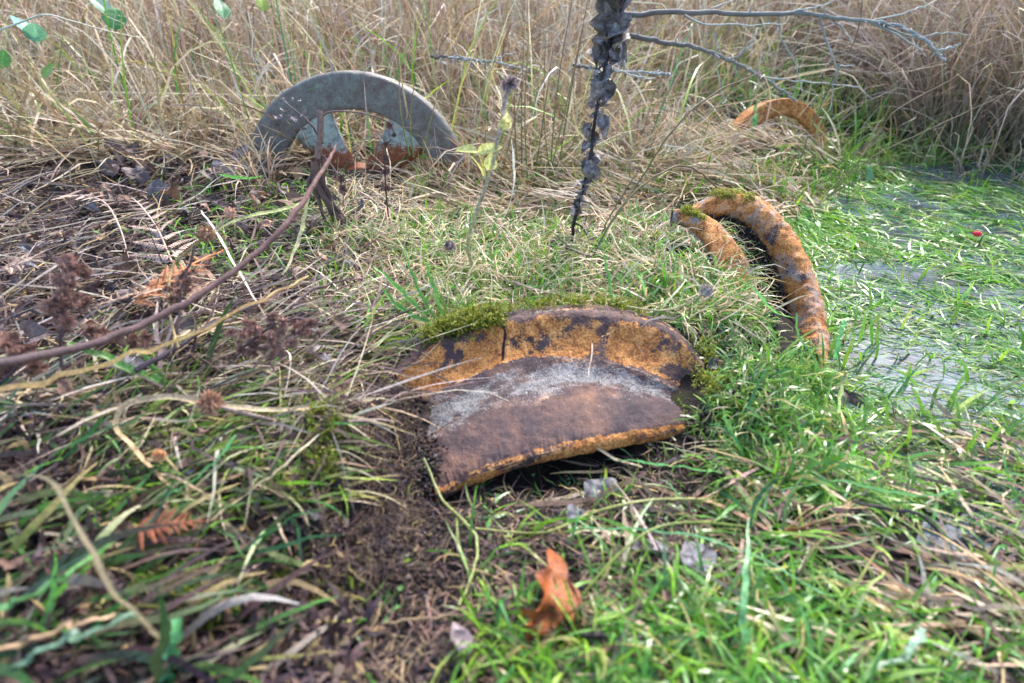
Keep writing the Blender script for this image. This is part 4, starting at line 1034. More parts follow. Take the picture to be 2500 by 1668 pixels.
for lab, pts, w, c0, c1, mt, tl in [
    ('broad green blade reaching up to the left from the lower left tangle', [(620, 1100, .46), (520, 1020, .48), (420, 948, .50), (290, 885, .50), (165, 838, .49)], [.002, .0045, .006, .0065, .004], (.16, .33, .05), (.16, .36, .08), M_GREEN, .5),
    ('narrow green blade rising beside the broad green blade', [(430, 960, .50), (380, 905, .52), (345, 860, .53), (310, 822, .53)], [.0035, .0038, .0035, .0015], (.12, .28, .04), (.13, .32, .08), M_GREEN, .6),
    ('pale dry blade curled into a hook in the lower left', [(940, 970, .50), (720, 1000, .46), (520, 985, .43), (400, 968, .42), (310, 985, .42), (284, 1035, .41), (330, 1100, .39), (400, 1165, .37), (450, 1215, .36)], [.002, .003, .004, .0042, .004, .004, .0035, .003, .002], (.55, .44, .27), (.40, .27, .14), M_DRY, .5),
    ('yellow green blade bridging from the broken stalk to the left', [(745, 492, .86), (690, 510, .83), (620, 525, .80), (560, 545, .78), (510, 575, .76)], [.003, .0045, .004, .003, .002], (.40, .46, .14), (.45, .45, .22), M_GREEN, .4),
    ('pale yellow blade hanging down below the broken stalk', [(752, 480, .88), (740, 540, .86), (725, 600, .83), (690, 670, .78)], [.003, .005, .004, .002], (.45, .48, .18), (.55, .48, .30), M_GREEN, .8),
    ('short bright green blade under the dead leaves left of the grey wheel', [(530, 425, 1.02), (560, 430, 1.02), (600, 435, 1.01), (640, 430, 1.0)], [.001, .008, .007, .003], (.13, .40, .10), (.12, .36, .08), M_GREEN, .6),
    ('light tan blade arching over the fern at the left edge', [(-60, 600, .74), (60, 570, .80), (180, 545, .86), (300, 520, .92), (480, 505, .98)], [.004, .004, .0035, .003, .002], (.50, .47, .40), (.60, .55, .44), M_DRY, .3),
    ('straight pale stalk crossing the brown fern', [(-60, 612, .66), (120, 640, .68), (300, 662, .70), (450, 672, .72), (590, 690, .74)], [.004, .004, .0035, .003, .002], (.52, .48, .42), (.60, .50, .34), M_DRY, .3),
    ('long pale blade sloping down right of the fern', [(490, 513, .94), (530, 570, .86), (570, 640, .78), (630, 745, .68)], [.002, .0035, .003, .0015], (.60, .58, .52), (.62, .56, .46), M_DRY, .3),
    ('dull green blade bent over in the lower left corner', [(-80, 1500, 'g', .05), (40, 1460, 'g', .06), (160, 1400, 'g', .05), (300, 1300, 'g', .04)], [.004, .006, .007, .003], (.08, .22, .08), (.12, .28, .08), M_GREEN, .3),
    ('teal green blade across the bottom left corner', [(0, 1640, 'g', .05), (120, 1570, 'g', .07), (220, 1540, 'g', .07), (330, 1500, 'g', .05)], [.004, .006, .006, .003], (.14, .26, .18), (.18, .30, .20), M_GREEN, .4),
    ('green blade rising from the bottom edge in the lower left', [(400, 1700, 'g', .01), (410, 1630, 'g', .03), (425, 1560, 'g', .05), (430, 1500, 'g', .04)], [.005, .0065, .006, .003], (.08, .30, .10), (.10, .34, .12), M_GREEN, .2),
    ('green blade in shade left of the soil clump', [(400, 1215, 'g', .03), (470, 1170, 'g', .05), (530, 1120, 'g', .05), (580, 1060, 'g', .04)], [.002, .0045, .0045, .003], (.10, .30, .12), (.08, .26, .08), M_GREEN, .4),
    ('bright green blade curving over the dark litter at lower left', [(450, 1345, 'g', .02), (490, 1305, 'g', .03), (530, 1275, 'g', .035), (600, 1265, 'g', .02)], [.003, .004, .004, .002], (.25, .42, .08), (.16, .36, .06), M_GREEN, .4),
    ('pale dry straw slanting through the lower left tangle', [(510, 1270, 'g', .02), (620, 1190, 'g', .035), (700, 1130, 'g', .04), (780, 1060, 'g', .03)], [.003, .004, .004, .002], (.55, .45, .28), (.62, .54, .36), M_DRY, .4),
    ('thick olive stalk running down the lower left corner', [(0, 1160, 'g', .08), (120, 1170, 'g', .09), (180, 1260, 'g', .085), (250, 1400, 'g', .08), (330, 1500, 'g', .07), (410, 1570, 'g', .05)], [.0024, .0030, .0026, .0028, .0024, .002], (.11, .10, .06), (.22, .18, .10), M_DRY, .4),
    ('orange straw lying above the bottom left corner', [(-50, 1600, 'g', .05), (90, 1550, 'g', .055), (190, 1520, 'g', .055), (280, 1505, 'g', .05)], [.004, .0045, .0045, .002], (.35, .24, .14), (.40, .28, .17), M_DRY, .4),
    ('long white thread of straw lying level above the left litter', [(140, 222, 1.75), (300, 226, 1.72), (460, 228, 1.70), (620, 232, 1.68), (780, 236, 1.66)], [.003, .0035, .003, .003, .001], (.66, .62, .50), (.60, .54, .42), M_DRY, .9),
    ('upright bright green blade behind the left end of the rim', [(1040, 770, .66), (1000, 730, .68), (960, 690, .70), (912, 650, .72)], [.003, .0042, .004, .001], (.12, .34, .05), (.16, .40, .07), M_GREEN, .5),
    ('tall green blade pointing up behind the moss', [(1085, 790, .66), (1065, 720, .67), (1045, 660, .68), (1028, 620, .68)], [.003, .004, .0035, .001], (.14, .40, .05), (.18, .42, .07), M_GREEN, .3),
    ('left of two tall green blades behind the moss', [(1060, 780, .66), (1020, 700, .68), (1000, 650, .69), (985, 605, .69)], [.003, .0036, .003, .001], (.13, .36, .05), (.16, .40, .06), M_GREEN, .4),
    ('wide green blade fanning low over the left of the rim', [(1080, 800, .64), (1010, 770, .66), (960, 735, .67), (930, 700, .68)], [.003, .0045, .004, .001], (.12, .32, .05), (.14, .38, .06), M_GREEN, .5),
    ('yellow straw laid over the left shoulder of the front rim', [(900, 860, .60), (960, 815, .64), (1030, 802, .655), (1110, 795, .66)], [.0025, .003, .0028, .001], (.50, .48, .28), (.56, .50, .30), M_DRY, .4),
    ('single green blade leaning right behind the rim crest', [(1525, 720, .72), (1545, 690, .73), (1565, 670, .74), (1590, 655, .75)], [.003, .004, .004, .002], (.12, .36, .06), (.18, .44, .08), M_GREEN, .5),
    ('green blade standing behind the middle of the rim crest', [(1495, 745, .72), (1490, 690, .73), (1480, 650, .74), (1470, 620, .75)], [.002, .0035, .003, .001], (.10, .30, .05), (.15, .38, .07), M_GREEN, .3),
    ('long green blade lying just below the right end of the rim', [(1475, 1120, 'g', .02), (1560, 1128, 'g', .024), (1650, 1138, 'g', .026), (1765, 1152, 'g', .022)], [.001, .0036, .0042, .003], (.10, .30, .12), (.14, .36, .12), M_GREEN, .9),
    ('brown straw tip crossing the green blade below the rim', [(1635, 1138, 'g', .03), (1680, 1118, 'g', .03), (1730, 1100, 'g', .03), (1790, 1095, 'g', .02)], [.0028, .003, .003, .0015], (.38, .23, .14), (.30, .30, .12), M_DRY, .6),
    ('pale green blade running right from the small clover', [(1420, 1288, 'g', .02), (1540, 1290, 'g', .03), (1660, 1300, 'g', .035), (1760, 1325, 'g', .035), (1880, 1375, 'g', .03), (2010, 1450, 'g', .02)], [.003, .0034, .0036, .0036, .0032, .002], (.16, .42, .20), (.20, .42, .22), M_GREEN, .8),
    ('broad green blade sweeping right towards the flooded corner', [(1900, 1195, 'g', .02), (2050, 1175, 'g', .035), (2180, 1200, 'g', .035), (2290, 1205, 'g', .03), (2420, 1180, 'g', .02), (2560, 1160, 'g', .02)], [.002, .0042, .0046, .0046, .004, .003], (.13, .36, .14), (.16, .38, .16), M_GREEN, .7),
    ('blade standing almost upright in the lower right foreground', [(1820, 1640, 'g', .005), (1818, 1540, 'g', .02), (1820, 1400, 'g', .04), (1825, 1270, 'g', .05)], [.0045, .0045, .0035, .001], (.12, .36, .12), (.22, .44, .20), M_GREEN, .1),
    ('frosted pale blade curling near the bottom right', [(2130, 1640, 'g', .01), (2190, 1610, 'g', .025), (2240, 1560, 'g', .035), (2255, 1530, 'g', .03)], [.003, .005, .0055, .003], (.30, .44, .30), (.34, .52, .38), M_GREEN, .5),
    ('green blade upright before the foot of the right rim', [(1985, 930, .60), (1990, 880, .61), (1950, 820, .62), (1944, 765, .63)], [.001, .0024, .0026, .0008], (.12, .34, .05), (.18, .44, .08), M_GREEN, .2),
    ('green blade crossing the groove of the right rim', [(1800, 680, .70), (1845, 710, .70), (1890, 760, .71), (1945, 778, .71)], [.001, .0028, .003, .001], (.10, .32, .10), (.16, .40, .10), M_GREEN, .6),
    ('cut green blade standing in the water right of the rim', [(2035, 878, .60), (2048, 830, .61), (2060, 790, .62), (2072, 775, .63)], [.003, .0036, .0036, .0012], (.12, .38, .10), (.20, .48, .16), M_GREEN, .2),
    ('thick short green blade low on the right below the curled leaf', [(2070, 1000, .51), (2085, 1040, .50), (2090, 1075, .49), (2080, 1110, .475)], [.001, .003, .0036, .003], (.20, .48, .04), (.16, .42, .05), M_GREEN, .3),
    ('bright stub of grass standing in the long grass right of the rim', [(1960, 1190, 'g', .005), (1975, 1150, 'g', .02), (1990, 1110, 'g', .035), (2010, 1090, 'g', .04)], [.003, .0036, .0036, .003], (.16, .40, .04), (.24, .50, .08), M_GREEN, .2),
    ('yellow green blade with flat tip leaning right of the rim end', [(1815, 1125, 'g', .005), (1795, 1070, 'g', .03), (1775, 1030, 'g', .05), (1765, 1000, 'g', .06)], [.003, .0034, .0034, .002], (.18, .44, .05), (.26, .50, .10), M_GREEN, .2),
    ('pale straw loop right of the moss at the foot of the right rim', [(1860, 935, .58), (1920, 922, .59), (1965, 915, .595), (2012, 910, .60)], [.002, .003, .003, .0015], (.52, .42, .18), (.56, .50, .26), M_DRY, .6),
    ('bent tan blade kinked above the curled dark leaf', [(2035, 925, .58), (2065, 910, .585), (2055, 945, .57), (2045, 1010, .53)], [.002, .0045, .004, .002], (.50, .38, .18), (.22, .38, .10), M_DRY, .5),
    ('tan straw lying across the orange face of the rim', [(1470, 822, .615), (1500, 806, .635), (1540, 785, .655), (1590, 756, .68)], [.002, .0028, .0028, .0015], (.50, .33, .22), (.52, .38, .26), M_DRY, .5),
    ('thin pale straw hanging down the middle of the rim', [(1428, 755, .685), (1440, 800, .65), (1446, 850, .62), (1434, 935, .578)], [.0016, .0017, .0017, .0009], (.50, .38, .28), (.54, .42, .32), M_DRY, .3),
    ('short straw hanging on the orange face left of the crack', [(1190, 792, .665), (1185, 820, .645), (1172, 872, .61)], [.0014, .0014, .0007], (.50, .36, .24), (.50, .36, .24), M_DRY, .3),
    ('thin straw slanting over the right half of the rim face', [(1490, 760, .685), (1530, 810, .64), (1572, 866, .61)], [.0012, .0014, .0007], (.46, .28, .20), (.46, .28, .20), M_DRY, .3),
    ('white bowed grass stem between the yellow stem and the rushes', [(1222, 545, .96), (1248, 490, .97), (1256, 420, .98), (1248, 340, .99)], [.002, .003, .0032, .0014], (.60, .55, .42), (.66, .62, .52), M_DRY, .3),
    ('wide green leaf blade upright among the far straw', [(1830, 370, 1.7), (1838, 320, 1.72), (1843, 285, 1.73), (1848, 245, 1.74)], [.006, .012, .011, .002], (.12, .36, .10), (.16, .44, .14), M_GREEN, .2),
]:
    thing_ribbon('dry_straw' if mt is M_DRY else 'single_grass', lab, 'straw' if mt is M_DRY else 'grass', pts, w, c0, c1, mt, 40, tl)

# trailing yellow-green runner, bottom centre
thing_tube('grass_runner', 'yellow green runner arching up behind the oak leaf to the right', 'runner', [(1385, 1500, 'g', .006), (1450, 1420, 'g', .02), (1520, 1345, 'g', .03), (1600, 1290, 'g', .035), (1700, 1275, 'g', .03), (1820, 1285, 'g', .015)], [.0011, .0012, .0012, .0012, .0011, .0008], (.28, .36, .06), (.30, .36, .08), M_GREEN, 50, 6)
thing_tube('grass_runner', 'jointed pale runner dropping from the left end of the rim', 'runner', [(1035, 1120, 'g', .03), (1080, 1220, 'g', .02), (1130, 1270, 'g', .015), (1165, 1320, 'g', .012), (1155, 1400, 'g', .01), (1120, 1480, 'g', .01)], [.0014, .0015, .0015, .0014, .0012, .0009], (.40, .42, .18), (.28, .36, .08), M_GREEN, 50, 6, wob=.001)
thing_tube('grass_runner', 'thin green runner slanting to the bottom edge left of the oak leaf', 'runner', [(1115, 1265, 'g', .012), (1125, 1350, 'g', .01), (1160, 1440, 'g', .008), (1215, 1520, 'g', .008), (1250, 1570, 'g', .006)], [.0012, .0012, .0011, .001, .0008], (.26, .36, .08), (.16, .32, .05), M_GREEN, 40, 6, wob=.001)
thing_tube('grass_runner', 'yellow runner crossing below the dark leaf in the hollow', 'runner', [(1160, 1290, 'g', .012), (1260, 1300, 'g', .01), (1340, 1298, 'g', .01), (1440, 1255, 'g', .02), (1540, 1228, 'g', .025), (1640, 1218, 'g', .02), (1765, 1222, 'g', .015)], [.001, .0011, .0012, .0012, .0012, .0011, .001], (.34, .36, .10), (.36, .38, .14), M_GREEN, 50, 6)
thing_tube('twig', 'thin brown straw twig lying level along the bottom centre', 'twig', [(940, 1520, 'g', .01), (1060, 1510, 'g', .008), (1180, 1498, 'g', .008), (1320, 1492, 'g', .006)], [.001, .0012, .0012, .0008], (.30, .22, .12), (.14, .09, .07), M_STEM, 30, 6, wob=.001)
thing_tube('twig', 'black twig half hidden in grass right of the oak leaf', 'twig', [(1395, 1545, 'g', .008), (1450, 1552, 'g', .012), (1520, 1555, 'g', .012), (1600, 1560, 'g', .008)], [.002, .0024, .0022, .001], (.03, .024, .026), (.05, .04, .04), M_STEM, 26, 7, wob=.001)

thing_tube('twig', 'dark bent twig curving down through the grass at the lower right', 'twig', [(2080, 1225, 'g', .02), (2180, 1245, 'g', .022), (2250, 1260, 'g', .02), (2310, 1320, 'g', .015), (2340, 1385, 'g', .006)], [.0012, .0016, .0016, .0016, .001], (.06, .045, .05), (.04, .03, .03), M_STEM, 36, 6, wob=.001)
ct_ = empty('cut_tuft', (0, 0, 0)); tag(ct_, 'tuft of broad tan cut blades fanning right in the lower right grass', 'dry grass')
for i, (x1, y1, w) in enumerate([(2075, 1252, .0065), (2060, 1270, .005), (2125, 1282, .005), (2100, 1310, .006), (2050, 1325, .0045), (2160, 1345, .004), (2010, 1345, .005), (1985, 1235, .003), (2030, 1225, .004)]):
    V, F = ribbon(P3([(1915, 1298, 'g', .008), ((1915 + x1) / 2, (1298 + y1) / 2 - 6, 'g', .02), (x1, y1, 'g', .026)]), [w * .6, w, w * .8], 18, .9)
    mesh_obj('blade', V, F, M_DRY, ct_, gradc(V, (.30, .16, .08), (.46, .31, .18) if i % 2 else (.52, .40, .27), 18, 3))

# ------------------------------------------------------------------ dark rush stems, right and centre
rush = [
    ('long dark rush stem leaning right from the turf to the far bank', [(1460, 595, .93), (1500, 530, .94), (1570, 430, .96), (1640, 320, .99), (1750, 225, 1.05), (1905, 160, 1.15)], .0014),
    ('dark rush stem arching over towards the moss cap', [(1440, 640, .85), (1500, 530, .87), (1560, 460, .9), (1620, 420, .93), (1672, 405, .96), (1720, 430, .98), (1770, 478, 1.0)], .0016),
    ('broken brown rush stem standing left of the right rim', [(1468, 570, .92), (1500, 510, .93), (1530, 460, .94), (1562, 412, .95)], .0014),
    ('straight rush stem rising from the green behind the right rim', [(2010, 480, 1.5), (2090, 400, 1.55), (2150, 320, 1.6), (2190, 268, 1.62), (2330, 190, 1.7), (2440, 120, 1.75)], .0018),
    ('second rush stem beside it sloping to the right edge', [(2020, 480, 1.5), (2120, 390, 1.52), (2260, 320, 1.55), (2400, 255, 1.6), (2520, 200, 1.65)], .0016),
    ('tall thin rush stem in front of the far orange rim', [(1945, 420, 1.55), (1985, 300, 1.6), (2040, 180, 1.65), (2090, 90, 1.7), (2110, -20, 1.75)], .0017),
    ('short dark rush stub low right of the far straw', [(2015, 485, 1.45), (2060, 455, 1.46), (2120, 430, 1.47)], .0022),
    ('thin brown stem bowed over the turf behind the rim crest', [(1360, 575, .90), (1400, 610, .86), (1450, 630, .84), (1510, 645, .82)], .0014),
]
for lab, pts, r_ in rush:
    thing_tube('rush', lab, 'rush', pts, [r_ * 1.1, *([r_] * (len(pts) - 2)), r_ * .4], (.13, .13, .05), (.13, .075, .055), M_STEM, 50, 6, group='dark rush stems standing out of the grass', wob=.0015)
UPR = [(1275, 470, 1280, 60), (1290, 480, 1290, 90), (1330, 480, 1440, -20), (1340, 470, 1400, -20), (1300, 470, 1350, 120), (1355, 470, 1425, 60), (1350, 480, 1330, 130), (1215, 470, 1290, 150), (1310, 480, 1480, 260), (1265, 470, 1255, 190), (1000, 380, 975, 160), (1010, 385, 1012, 200), (1030, 385, 1070, 225)]
for i, (x0, y0, x1, y1) in enumerate(UPR):
    Y = gy(x0, y0) if i < 10 else 1.33
    mx = (x0 + x1) / 2 + random.uniform(-12, 12)
    thing_tube('rush', 'upright thin green and brown rush stem beside the grey wheel' if i >= 10 else 'upright thin rush stem left of the withered black plant', 'rush',
               [(x0, y0, Y), (mx, (y0 + y1) / 2, Y + .02), (x1, y1, Y + .05)], [.0018, .0016, .0008], (.10, .18, .04), (.24, .12, .07), M_STEM, 22, 5,
               group='rush stems in front of the grey wheel' if i >= 10 else 'rush stems left of the withered plant')

# ------------------------------------------------------------------ withered black plant
wp = empty('withered_plant', (0, 0, 0))
tag(wp, 'tall withered black nettle stalk with shrivelled hanging leaves', 'dead plant')
Yw = gy(1400, 592)
stem = [(1398, 600, Yw), (1402, 540, Yw), (1418, 480, Yw), (1438, 400, Yw), (1450, 320, Yw), (1462, 240, Yw + .01), (1478, 160, Yw + .01), (1492, 80, Yw + .02), (1500, 0, Yw + .02), (1508, -90, Yw + .02)]
thing_tube('stem', None, None, stem, [.0035, .0033, .003, .003, .003, .003, .003, .0028, .0025, .002], (.03, .024, .026), (.07, .055, .06), M_STEM, 60, 8, parent=wp, wob=.0015)
thing_tube('stem', None, None, [(1440, 600, Yw - .01), (1425, 560, Yw - .005), (1405, 545, Yw)], [.0015, .0018, .002], (.03, .024, .026), (.04, .03, .03), M_STEM, 16, 6, parent=wp)
sp = catmull(P3(stem), 200)
black_leaves = []
for k in range(10):
    V, F, C = leaf_arrays(.05, .024, 'serrate', .55, 2.2, .0065, 60 + k, 15, 7, (.045, .040, .040), (.27, .245, .24))
    me = mesh_obj('leaf', V, F, M_LEAF, wp, C); black_leaves.append(me)
def place(o, loc, rot, s=1.0):
    o.location = loc; o.rotation_euler = rot; o.scale = (s, s, s)
for k in range(54):
    f = .16 + .84 * (k / 53)
    i = int(f * 199)
    src = black_leaves[k % 10]
    o = src if k < 10 else src.copy()
    if k >= 10: col.objects.link(o); o.parent = wp
    a = random.uniform(0, 6.28)
    s = random.uniform(.5, 1.08) * (1 + 2.4 * max(0, f - .6))
    pos = sp[i] + np.array([math.cos(a + math.pi / 2) * .001, math.sin(a + math.pi / 2) * .001, .004])
    pos = pos + np.array([math.cos(a), math.sin(a), 0]) * random.uniform(0, .006)
    place(o, pos, (random.uniform(-2.0, -.2), random.uniform(-.9, .9), a), s)

# ------------------------------------------------------------------ pale hairy stem with yellow leaves
ys = empty('yellowing_plant', (0, 0, 0))
tag(ys, 'pale hairy stem with two yellow leaves standing behind the moss', 'plant')
Yy = gy(1172, 700)
st = [(1185, 712, Yy), (1172, 680, Yy), (1150, 640, Yy), (1143, 600, Yy), (1150, 560, Yy), (1168, 505, Yy), (1188, 450, Yy), (1203, 400, Yy), (1214, 345, Yy), (1224, 295, Yy), (1234, 235, Yy), (1244, 205, Yy)]
thing_tube('stem', None, None, st, [.003, .0032, .0032, .003, .0028, .0028, .0028, .0028, .0028, .0028, .0028, .002], (.42, .42, .14), (.50, .40, .36), M_LEAF, 70, 8, parent=ys, wob=.001)
sq = catmull(P3(st), 300); k = 900; i = rng.integers(10, 299, k)
b = Bag(); b.blades(sq[i], U(.002, .0045, k), .00025, U(0, 6.28, k), U(-.6, .6, k), 0, 0, .05, 2, pal(k, [((.6, .56, .5), 1)]), pal(k, [((.66, .62, .56), 1)]), clamp=False, keep=1, ws=1, ls=1)
hr = b.build('hairs', M_DRY, ys); hr['kind'] = 'stuff'
for (x, y, L_, W_, rx, ry, rz, fo) in [(1180, 432, .042, .032, 1.25, .1, 1.75, .1), (1192, 415, .026, .020, 1.5, .3, .3, .3), (1166, 372, .040, .015, .5, .9, -1.2, .5), (1166, 372, .036, .015, .3, -.6, 1.5, .5)]:
    V, F, C = leaf_arrays(L_, W_, 'ovate', fo, .6, .0008, 5, 11, 7, (.50, .52, .12), (.68, .66, .30))
    o = mesh_obj('leaf', V, F, M_GREEN, ys, C); q = at_y(np.array(float(x)), np.array(float(y)), Yy - .004); o.location = q; o.rotation_euler = (rx, ry, rz)
thing_tube('leaf_stalk', None, None, [(1190, 450, Yy), (1180, 410, Yy), (1168, 372, Yy)], [.0012, .0012, .001], (.5, .5, .2), (.5, .5, .2), M_LEAF, 14, 6, parent=ys)
V, F, C = leaf_arrays(.028, .014, 'ovate', .7, .8, .002, 8, 11, 7, (.52, .50, .18), (.70, .66, .36))
for rz in (0, 2, 4.2):
    o = mesh_obj('bract', V, F, M_GREEN, ys, C); o.location = at_y(np.array(1232.), np.array(318.), Yy); o.rotation_euler = (1.5, .2, rz)
V, F, C = leaf_arrays(.02, .014, 'ovate', .7, 1.8, .003, 9, 9, 7, (.36, .22, .14), (.50, .36, .26))
o = mesh_obj('leaf', V, F, M_LEAF, ys, C); o.location = at_y(np.array(1196.), np.array(318.), Yy); o.rotation_euler = (.3, .5, 1.2)
V, F, C = bur_arrays(.012, 120, (.34, .27, .26), 3, .35)
o = mesh_obj('flower_head', V, F, M_DRY, ys, C); o.location = sq[-1]

# ------------------------------------------------------------------ broken stalk with burs in front of the grey wheel
bs = empty('broken_stalk', (0, 0, 0))
tag(bs, 'snapped brown stalk with bur bearing side shoots in front of the grey wheel', 'dead plant')
Ys = gy(850, 560)
thing_tube('stalk', None, None, [(780, 268, Ys), (784, 310, Ys), (780, 350, Ys), (776, 385, Ys)], [.0055, .006, .0055, .0065], (.26, .18, .15), (.20, .13, .11), M_STEM, 20, 9, parent=bs, wob=.001)
for (a_, b2, c_, r_) in [((770, 390), (775, 455), (850, 560), .008), ((768, 395), (790, 470), (820, 550), .0045), ((790, 380), (800, 470), (870, 575), .004), ((765, 400), (772, 470), (800, 560), .0035), ((785, 375), (760, 420), (752, 500), .003)]:
    thing_tube('stalk', None, None, [(*a_, Ys), (*b2, Ys - .005), (*c_, Ys - .01)], [r_, r_, r_ * .8], (.14, .085, .065), (.09, .06, .05), M_STEM, 22, 7, parent=bs, wob=.003)
thing_tube('side_shoot', None, None, [(788, 285, Ys), (800, 275, Ys), (840, 272, Ys - .01), (900, 280, Ys - .02), (950, 300, Ys - .02), (962, 328, Ys - .02)], [.0018, .0018, .0016, .0015, .0014, .001], (.16, .11, .09), (.20, .14, .12), M_STEM, 40, 6, parent=bs)
thing_tube('side_shoot', None, None, [(955, 340, Ys - .02), (942, 360, Ys - .02), (940, 400, Ys - .02), (942, 460, Ys - .02), (948, 530, Ys - .02)], [.001, .0013, .0013, .0014, .0014], (.12, .07, .06), (.08, .05, .045), M_STEM, 30, 6, parent=bs)
thing_tube('side_shoot', None, None, [(788, 350, Ys), (775, 325, Ys), (745, 290, Ys), (710, 262, Ys), (690, 245, Ys)], [.002, .0022, .0018, .0014, .001], (.09, .07, .065), (.22, .17, .15), M_STEM, 30, 6, parent=bs, wob=.001)
thing_tube('side_shoot', None, None, [(790, 380, Ys), (820, 420, Ys), (836, 460, Ys), (838, 500, Ys)], [.0016, .0015, .0014, .001], (.14, .10, .10), (.20, .15, .15), M_STEM, 30, 6, parent=bs)
V, F, C = bur_arrays(.0085, 60, (.17, .10, .08), 2, .35)
b0 = None
for (x, y, s) in [(951, 307, .9), (962, 330, .6), (942, 352, .7), (941, 386, 1), (941, 420, 1), (944, 460, .9), (833, 437, 1.1), (838, 462, 1.1), (765, 390, .6)]:
    if b0 is None: o = b0 = mesh_obj('bur', V, F, M_STEM, bs, C)
    else: o = b0.copy(); col.objects.link(o)
    place(o, at_y(np.array(float(x)), np.array(float(y)), Ys - .02), (random.random() * 6, random.random() * 6, 0), s)
for k in range(12):
    V, F, C = leaf_arrays(.03, .012, 'lance', .8, 2.5, .004, 80 + k, 9, 5, (.12, .10, .10), (.30, .25, .25))
    o = mesh_obj('dry_leaf', V, F, M_LEAF, bs, C)
    x, y = random.uniform(670, 750), random.uniform(235, 320)
    place(o, at_y(np.array(x), np.array(y), Ys - .01), (random.uniform(-2.5, 0), random.uniform(-1, 1), random.random() * 6), random.uniform(.4, .8))

# ------------------------------------------------------------------ lichen covered branches, upper right
def branch(label, main, r0, r1, twigs):
    e = empty('lichened_branch', (0, 0, 0)); tag(e, label, 'branch')
    thing_tube('limb', None, None, main, list(np.linspace(r0, r1, len(main))), (.09, .08, .078), (.32, .35, .33), M_STEM, 80, 8, parent=e, wob=.004)
    for tw in twigs:
        thing_tube('twig', None, None, tw, [r1 * .9, r1 * .7, r1 * .35][:len(tw)] if len(tw) <= 3 else list(np.linspace(r1 * .9, r1 * .3, len(tw))), (.26, .26, .23), (.46, .50, .46), M_STEM, 26, 6, parent=e, wob=.003)
    c = catmull(P3(main), 200)
    for i in range(26):   # thorny spurs
        k = random.randint(10, 195); d = rng.normal(0, 1, 3); d /= np.linalg.norm(d)
        V, F = tube(np.array([c[k], c[k] + d * .012, c[k] + d * .02 + rng.normal(0, .004, 3)]), [.0022, .0016, .0008], 6, 5)
        mesh_obj('spur', V, F, M_STEM, e, np.full((len(V), 3), .34))
    return e
branch('thick lichened branch crossing the top right and curving down', [(1480, 40, 1.55), (1600, 32, 1.6), (1760, 32, 1.65), (1900, 33, 1.7), (2020, 40, 1.7), (2110, 52, 1.7), (2190, 65, 1.68), (2255, 95, 1.65), (2285, 125, 1.62), (2308, 150, 1.6)], .0068, .0034,
       [[(2000, 42, 1.7), (2015, 90, 1.68), (2030, 130, 1.66), (2042, 165, 1.65), (2035, 200, 1.65), (2028, 270, 1.64)], [(1900, 35, 1.7), (1905, 90, 1.68), (1940, 150, 1.66), (1960, 230, 1.66)], [(2030, 45, 1.7), (2060, 75, 1.7), (2082, 108, 1.7)],
        [(2100, 55, 1.7), (2160, 45, 1.72), (2230, 25, 1.74), (2290, 0, 1.78)], [(2150, 60, 1.7), (2230, 90, 1.7), (2300, 80, 1.72), (2370, 85, 1.74)], [(2285, 125, 1.62), (2320, 115, 1.62), (2345, 108, 1.62)], [(2130, 58, 1.7), (2190, 85, 1.66), (2240, 115, 1.62), (2262, 140, 1.6)],
        [(1700, 35, 1.64), (1740, 20, 1.66), (1790, 0, 1.7), (1840, -30, 1.7)], [(1860, 35, 1.7), (1950, 25, 1.7), (2010, 12, 1.7), (2060, -15, 1.7)], [(1670, 40, 1.6), (1720, 60, 1.6), (1830, 62, 1.62), (1920, 58, 1.64)], [(2038, 200, 1.65), (2050, 165, 1.62), (2085, 160, 1.6)]])
branch('thinner lichened branch sloping down to the far orange rim', [(1500, 70, 1.7), (1560, 92, 1.72), (1640, 105, 1.75), (1710, 118, 1.78), (1780, 148, 1.8), (1840, 178, 1.84), (1900, 215, 1.88), (1945, 248, 1.92)], .0075, .003,
       [[(1745, 75, 1.78), (1748, 120, 1.78), (1752, 180, 1.8), (1765, 230, 1.82), (1778, 280, 1.84), (1785, 325, 1.86)], [(1790, 150, 1.8), (1830, 105, 1.8), (1865, 62, 1.8)], [(1780, 148, 1.8), (1810, 130, 1.8), (1850, 100, 1.82)], [(1850, 185, 1.84), (1960, 200, 1.86), (2080, 210, 1.9), (2130, 240, 1.92)]])
branch('short dark twig lying in the dry grass right of the grey wheel', [(1050, 138, 1.5), (1120, 142, 1.5), (1200, 152, 1.5), (1290, 172, 1.5)], .003, .002, [[(1200, 152, 1.5), (1230, 135, 1.5), (1260, 128, 1.5)]])
branch('pale mossy twig behind the withered plant', [(1400, 160, 1.6), (1480, 170, 1.62), (1560, 178, 1.64), (1640, 182, 1.66)], .004, .003, [[(1500, 172, 1.62), (1560, 188, 1.6), (1600, 190, 1.6)]])

# ------------------------------------------------------------------ seed heads
def seedhead(label, px, py, Y, r, stem, rs, c=(.20, .12, .07), cs=(.45, .34, .16)):
    r *= 1.25; c = tuple(v * 1.3 for v in c)
    e = empty('seed_head', (0, 0, 0)); tag(e, label, 'seed head')
    V, F, C = bur_arrays(r, 160, c, int(px), .72)
    o = mesh_obj('head', V, F, M_STEM, e, C); o.location = at_y(np.array(float(px)), np.array(float(py)), Y)
    thing_tube('stem', None, None, [(px, py, Y)] + stem, rs, cs, cs, M_DRY, 40, 6, parent=e)
seedhead('brown round seed head on a bent yellow stem above the fern', 503, 572, .66, .0085, [(470, 605, .66), (425, 645, .65), (412, 700, .62), (415, 770, .58), (435, 850, .53)], .0016)
seedhead('blurred round brown seed head in the left foreground', 512, 985, .42, .0095, [(560, 1000, .43), (640, 1020, .45), (720, 1040, .47)], .0022, (.22, .13, .08), (.25, .19, .17))
